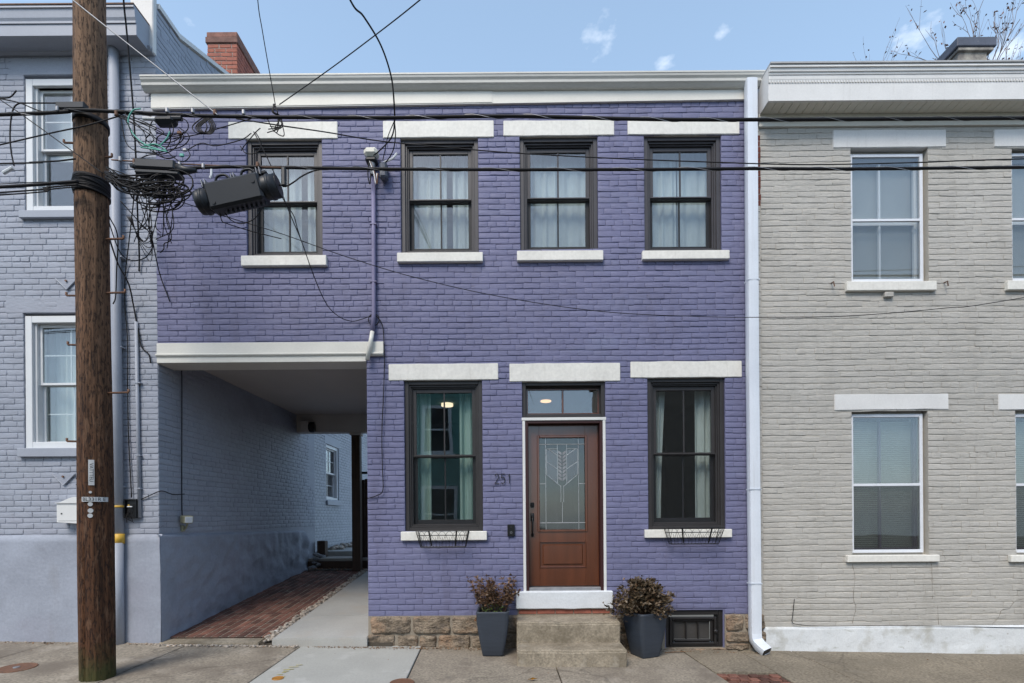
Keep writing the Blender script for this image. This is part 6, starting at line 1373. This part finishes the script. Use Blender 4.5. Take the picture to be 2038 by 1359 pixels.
# ---- thin black line on the beige wall foot
wire('wall_wire', 'black stub cable bending along the white base of the beige house', [(1581, 1192, -.012), (1578, 1222, -.014), (1577, 1238, -.016), (1590, 1243, -.03), (1640, 1246, -.034), (1800, 1245, -.034), (2038, 1249, -.034), (2200, 1250, -.034)], .0038)
# ---- pavement lids
def lid(px, py, r, label, mt, name):
    g = GP(px, py); o = MB().lathe([(r, -.02), (r, .004), (r*.94, .008), (r*.90, .005), (.001, .006)], 32).build(name, mt, None, False, loc=(g.x, g.y, g.z+.004)); o.rotation_euler = (.02, .02, 0); tag(o, label, 'cover'); return o
o = lid(33, 1330, .165, 'round rusty iron cover set in the pavement by the utility pole', M['rust'], 'valve_cover'); MB().lathe([(.03, .006), (.028, .012), (.001, .014)], 14).build('plug', M['steel'], o)
lid(800, 1360, .12, 'brown round drain cover at the edge of the pale new slab', M['rust'], 'drain_cover'); lid(553, 1351, .055, 'small orange-brown valve cap in the pale new pavement slab', mat('orange_rust_cap', (.38, .17, .03), .6, .2, 9), 'gas_cover')
m = MB(); rp = random.Random(23)
for k in range(9):
    g = GP(556+k*4.5+rp.uniform(-4, 4), 1346-k*2.6+rp.uniform(-2, 2)); L_ = rp.uniform(.03, .08); m.add([(g.x-L_/2, g.y-.012, g.z+.008), (g.x+L_/2, g.y-.004, g.z+.008), (g.x+L_/2, g.y+.012, g.z+.008), (g.x-L_/2, g.y+.004, g.z+.008)], [(0, 1, 2, 3)])
tag(m.build('paint_mark', mat('faded_yellow_spray', (.48, .42, .16), .9, .3, 30, fine=.2)), 'faded yellow spray paint mark on the pale new slab', 'paint mark')
# ---- litter
m = MB(); rl_ = random.Random(29)
def flake(x, y, z, s_): 
    a = rl_.random()*6.28; t_ = rl_.uniform(-.5, .5); d = Vector((math.cos(a), math.sin(a), t_*.5)); leaf(m, Vector((x, y, z+.006)), d, s_, s_*.55, rl_)
for k in range(420): x = rl_.uniform(-2.4, -.1); flake(x, -.10-abs(rl_.gauss(0, .035)), G(x, -.1), rl_.uniform(.012, .035))
for k in range(220): x = rl_.uniform(-7, -2.4); flake(x, -.10-abs(rl_.gauss(0, .03)), G(x, -.1), rl_.uniform(.012, .035))
for k in range(90): x = rl_.uniform(1.3, 3); flake(x, -.10-abs(rl_.gauss(0, .05)), G(x, -.1), rl_.uniform(.01, .03))
for k in range(120): flake(rl_.uniform(-4.2, -2.6), rl_.uniform(4.1, 4.5), .55, rl_.uniform(.03, .07))
for k in range(50): x, y = rl_.uniform(-6, 6), rl_.uniform(-1.6, -.1); flake(x, y, G(x, y), rl_.uniform(.01, .025))
tag(m.build('leaf_litter', M['dry_leaf']), 'dry leaf litter gathered along the foot of the house walls', 'leaves', kind='stuff')
m = MB(); g = GP(1059, 1355); leaf(m, g+Vector((-.05, 0, .012)), Vector((1, .1, .05)), .11, .055, rl_); leaf(m, g+Vector((.0, -.01, .012)), Vector((.3, .8, .1)), .05, .04, rl_); tag(m.build('fallen_leaf', M['yellow_leaf']), 'single yellow fallen leaf on the pavement in front of the steps', 'leaf')
m = MB(); g = GP(1340, 1300); m.tube([g+Vector((-.1, 0, .01)), g+Vector((.05, .02, .012)), g+Vector((.16, .03, .01))], .005, 5); tag(m.build('fallen_stick', M['dry_leaf']), 'thin dry stick on the pavement below the cellar hatch', 'stick')
# ---- tree behind the beige house
tx, ty = 12.8, 9.0
tree = empty('autumn_tree', 'nearly bare autumn tree with a few brown leaves behind the beige house roof', 'tree', None, (tx, ty, 0))
rt = random.Random(17); wood, lvs = MB(), MB()
m = MB(); m.tube([(0, 0, -.3), (.05, 0, 3), (-.05, .1, 6), (0, 0, 8.5)], [.30, .25, .20, .15], 10); m.build('trunk', M['twig'], tree, True)
def grow(p, d, L, r, lvl):
    pts = [p]; q = p; dd = d.normalized()
    for i in range(4):
        dd = (dd+Vector((rt.gauss(0, .12), rt.gauss(0, .12), .10))).normalized(); q = q+dd*L/4; pts.append(q)
    wood.tube(pts, [r*(1-.55*i/4) for i in range(5)], 5 if lvl < 2 else 4)
    if lvl >= 4:
        for k in range(4):
            if rt.random() < .6: 
                b = pts[rt.randrange(1, 5)]+Vector((rt.gauss(0, .03), rt.gauss(0, .03), rt.gauss(0, .03))); leaf(lvs, b, Vector((rt.gauss(0, 1), rt.gauss(0, 1), rt.gauss(-.2, .7))), rt.uniform(.06, .11), rt.uniform(.03, .055), rt)
        return
    for k in range((5, 4, 4, 3)[lvl]):
        b = pts[rt.randrange(1+(lvl > 0), 5)]; a = rt.random()*6.28; s_ = (.75, .6, .5, .45)[lvl]
        grow(b, (dd+Vector((math.cos(a)*s_, math.sin(a)*s_, .35))).normalized(), L*rt.uniform(.55, .75), r*.55, lvl+1)
for k in range(4):
    a = k*1.57+.4; grow(Vector((0, 0, 6.7+.25*k)), Vector((math.cos(a)*.75, math.sin(a)*.55, .9)), 3.9, .06, 0)
wood.build('branches', M['twig'], tree); lvs.build('leaves', mat('brown_autumn_leaf', (.19, .085, .05), .7, .3, 5, fine=.05), tree)
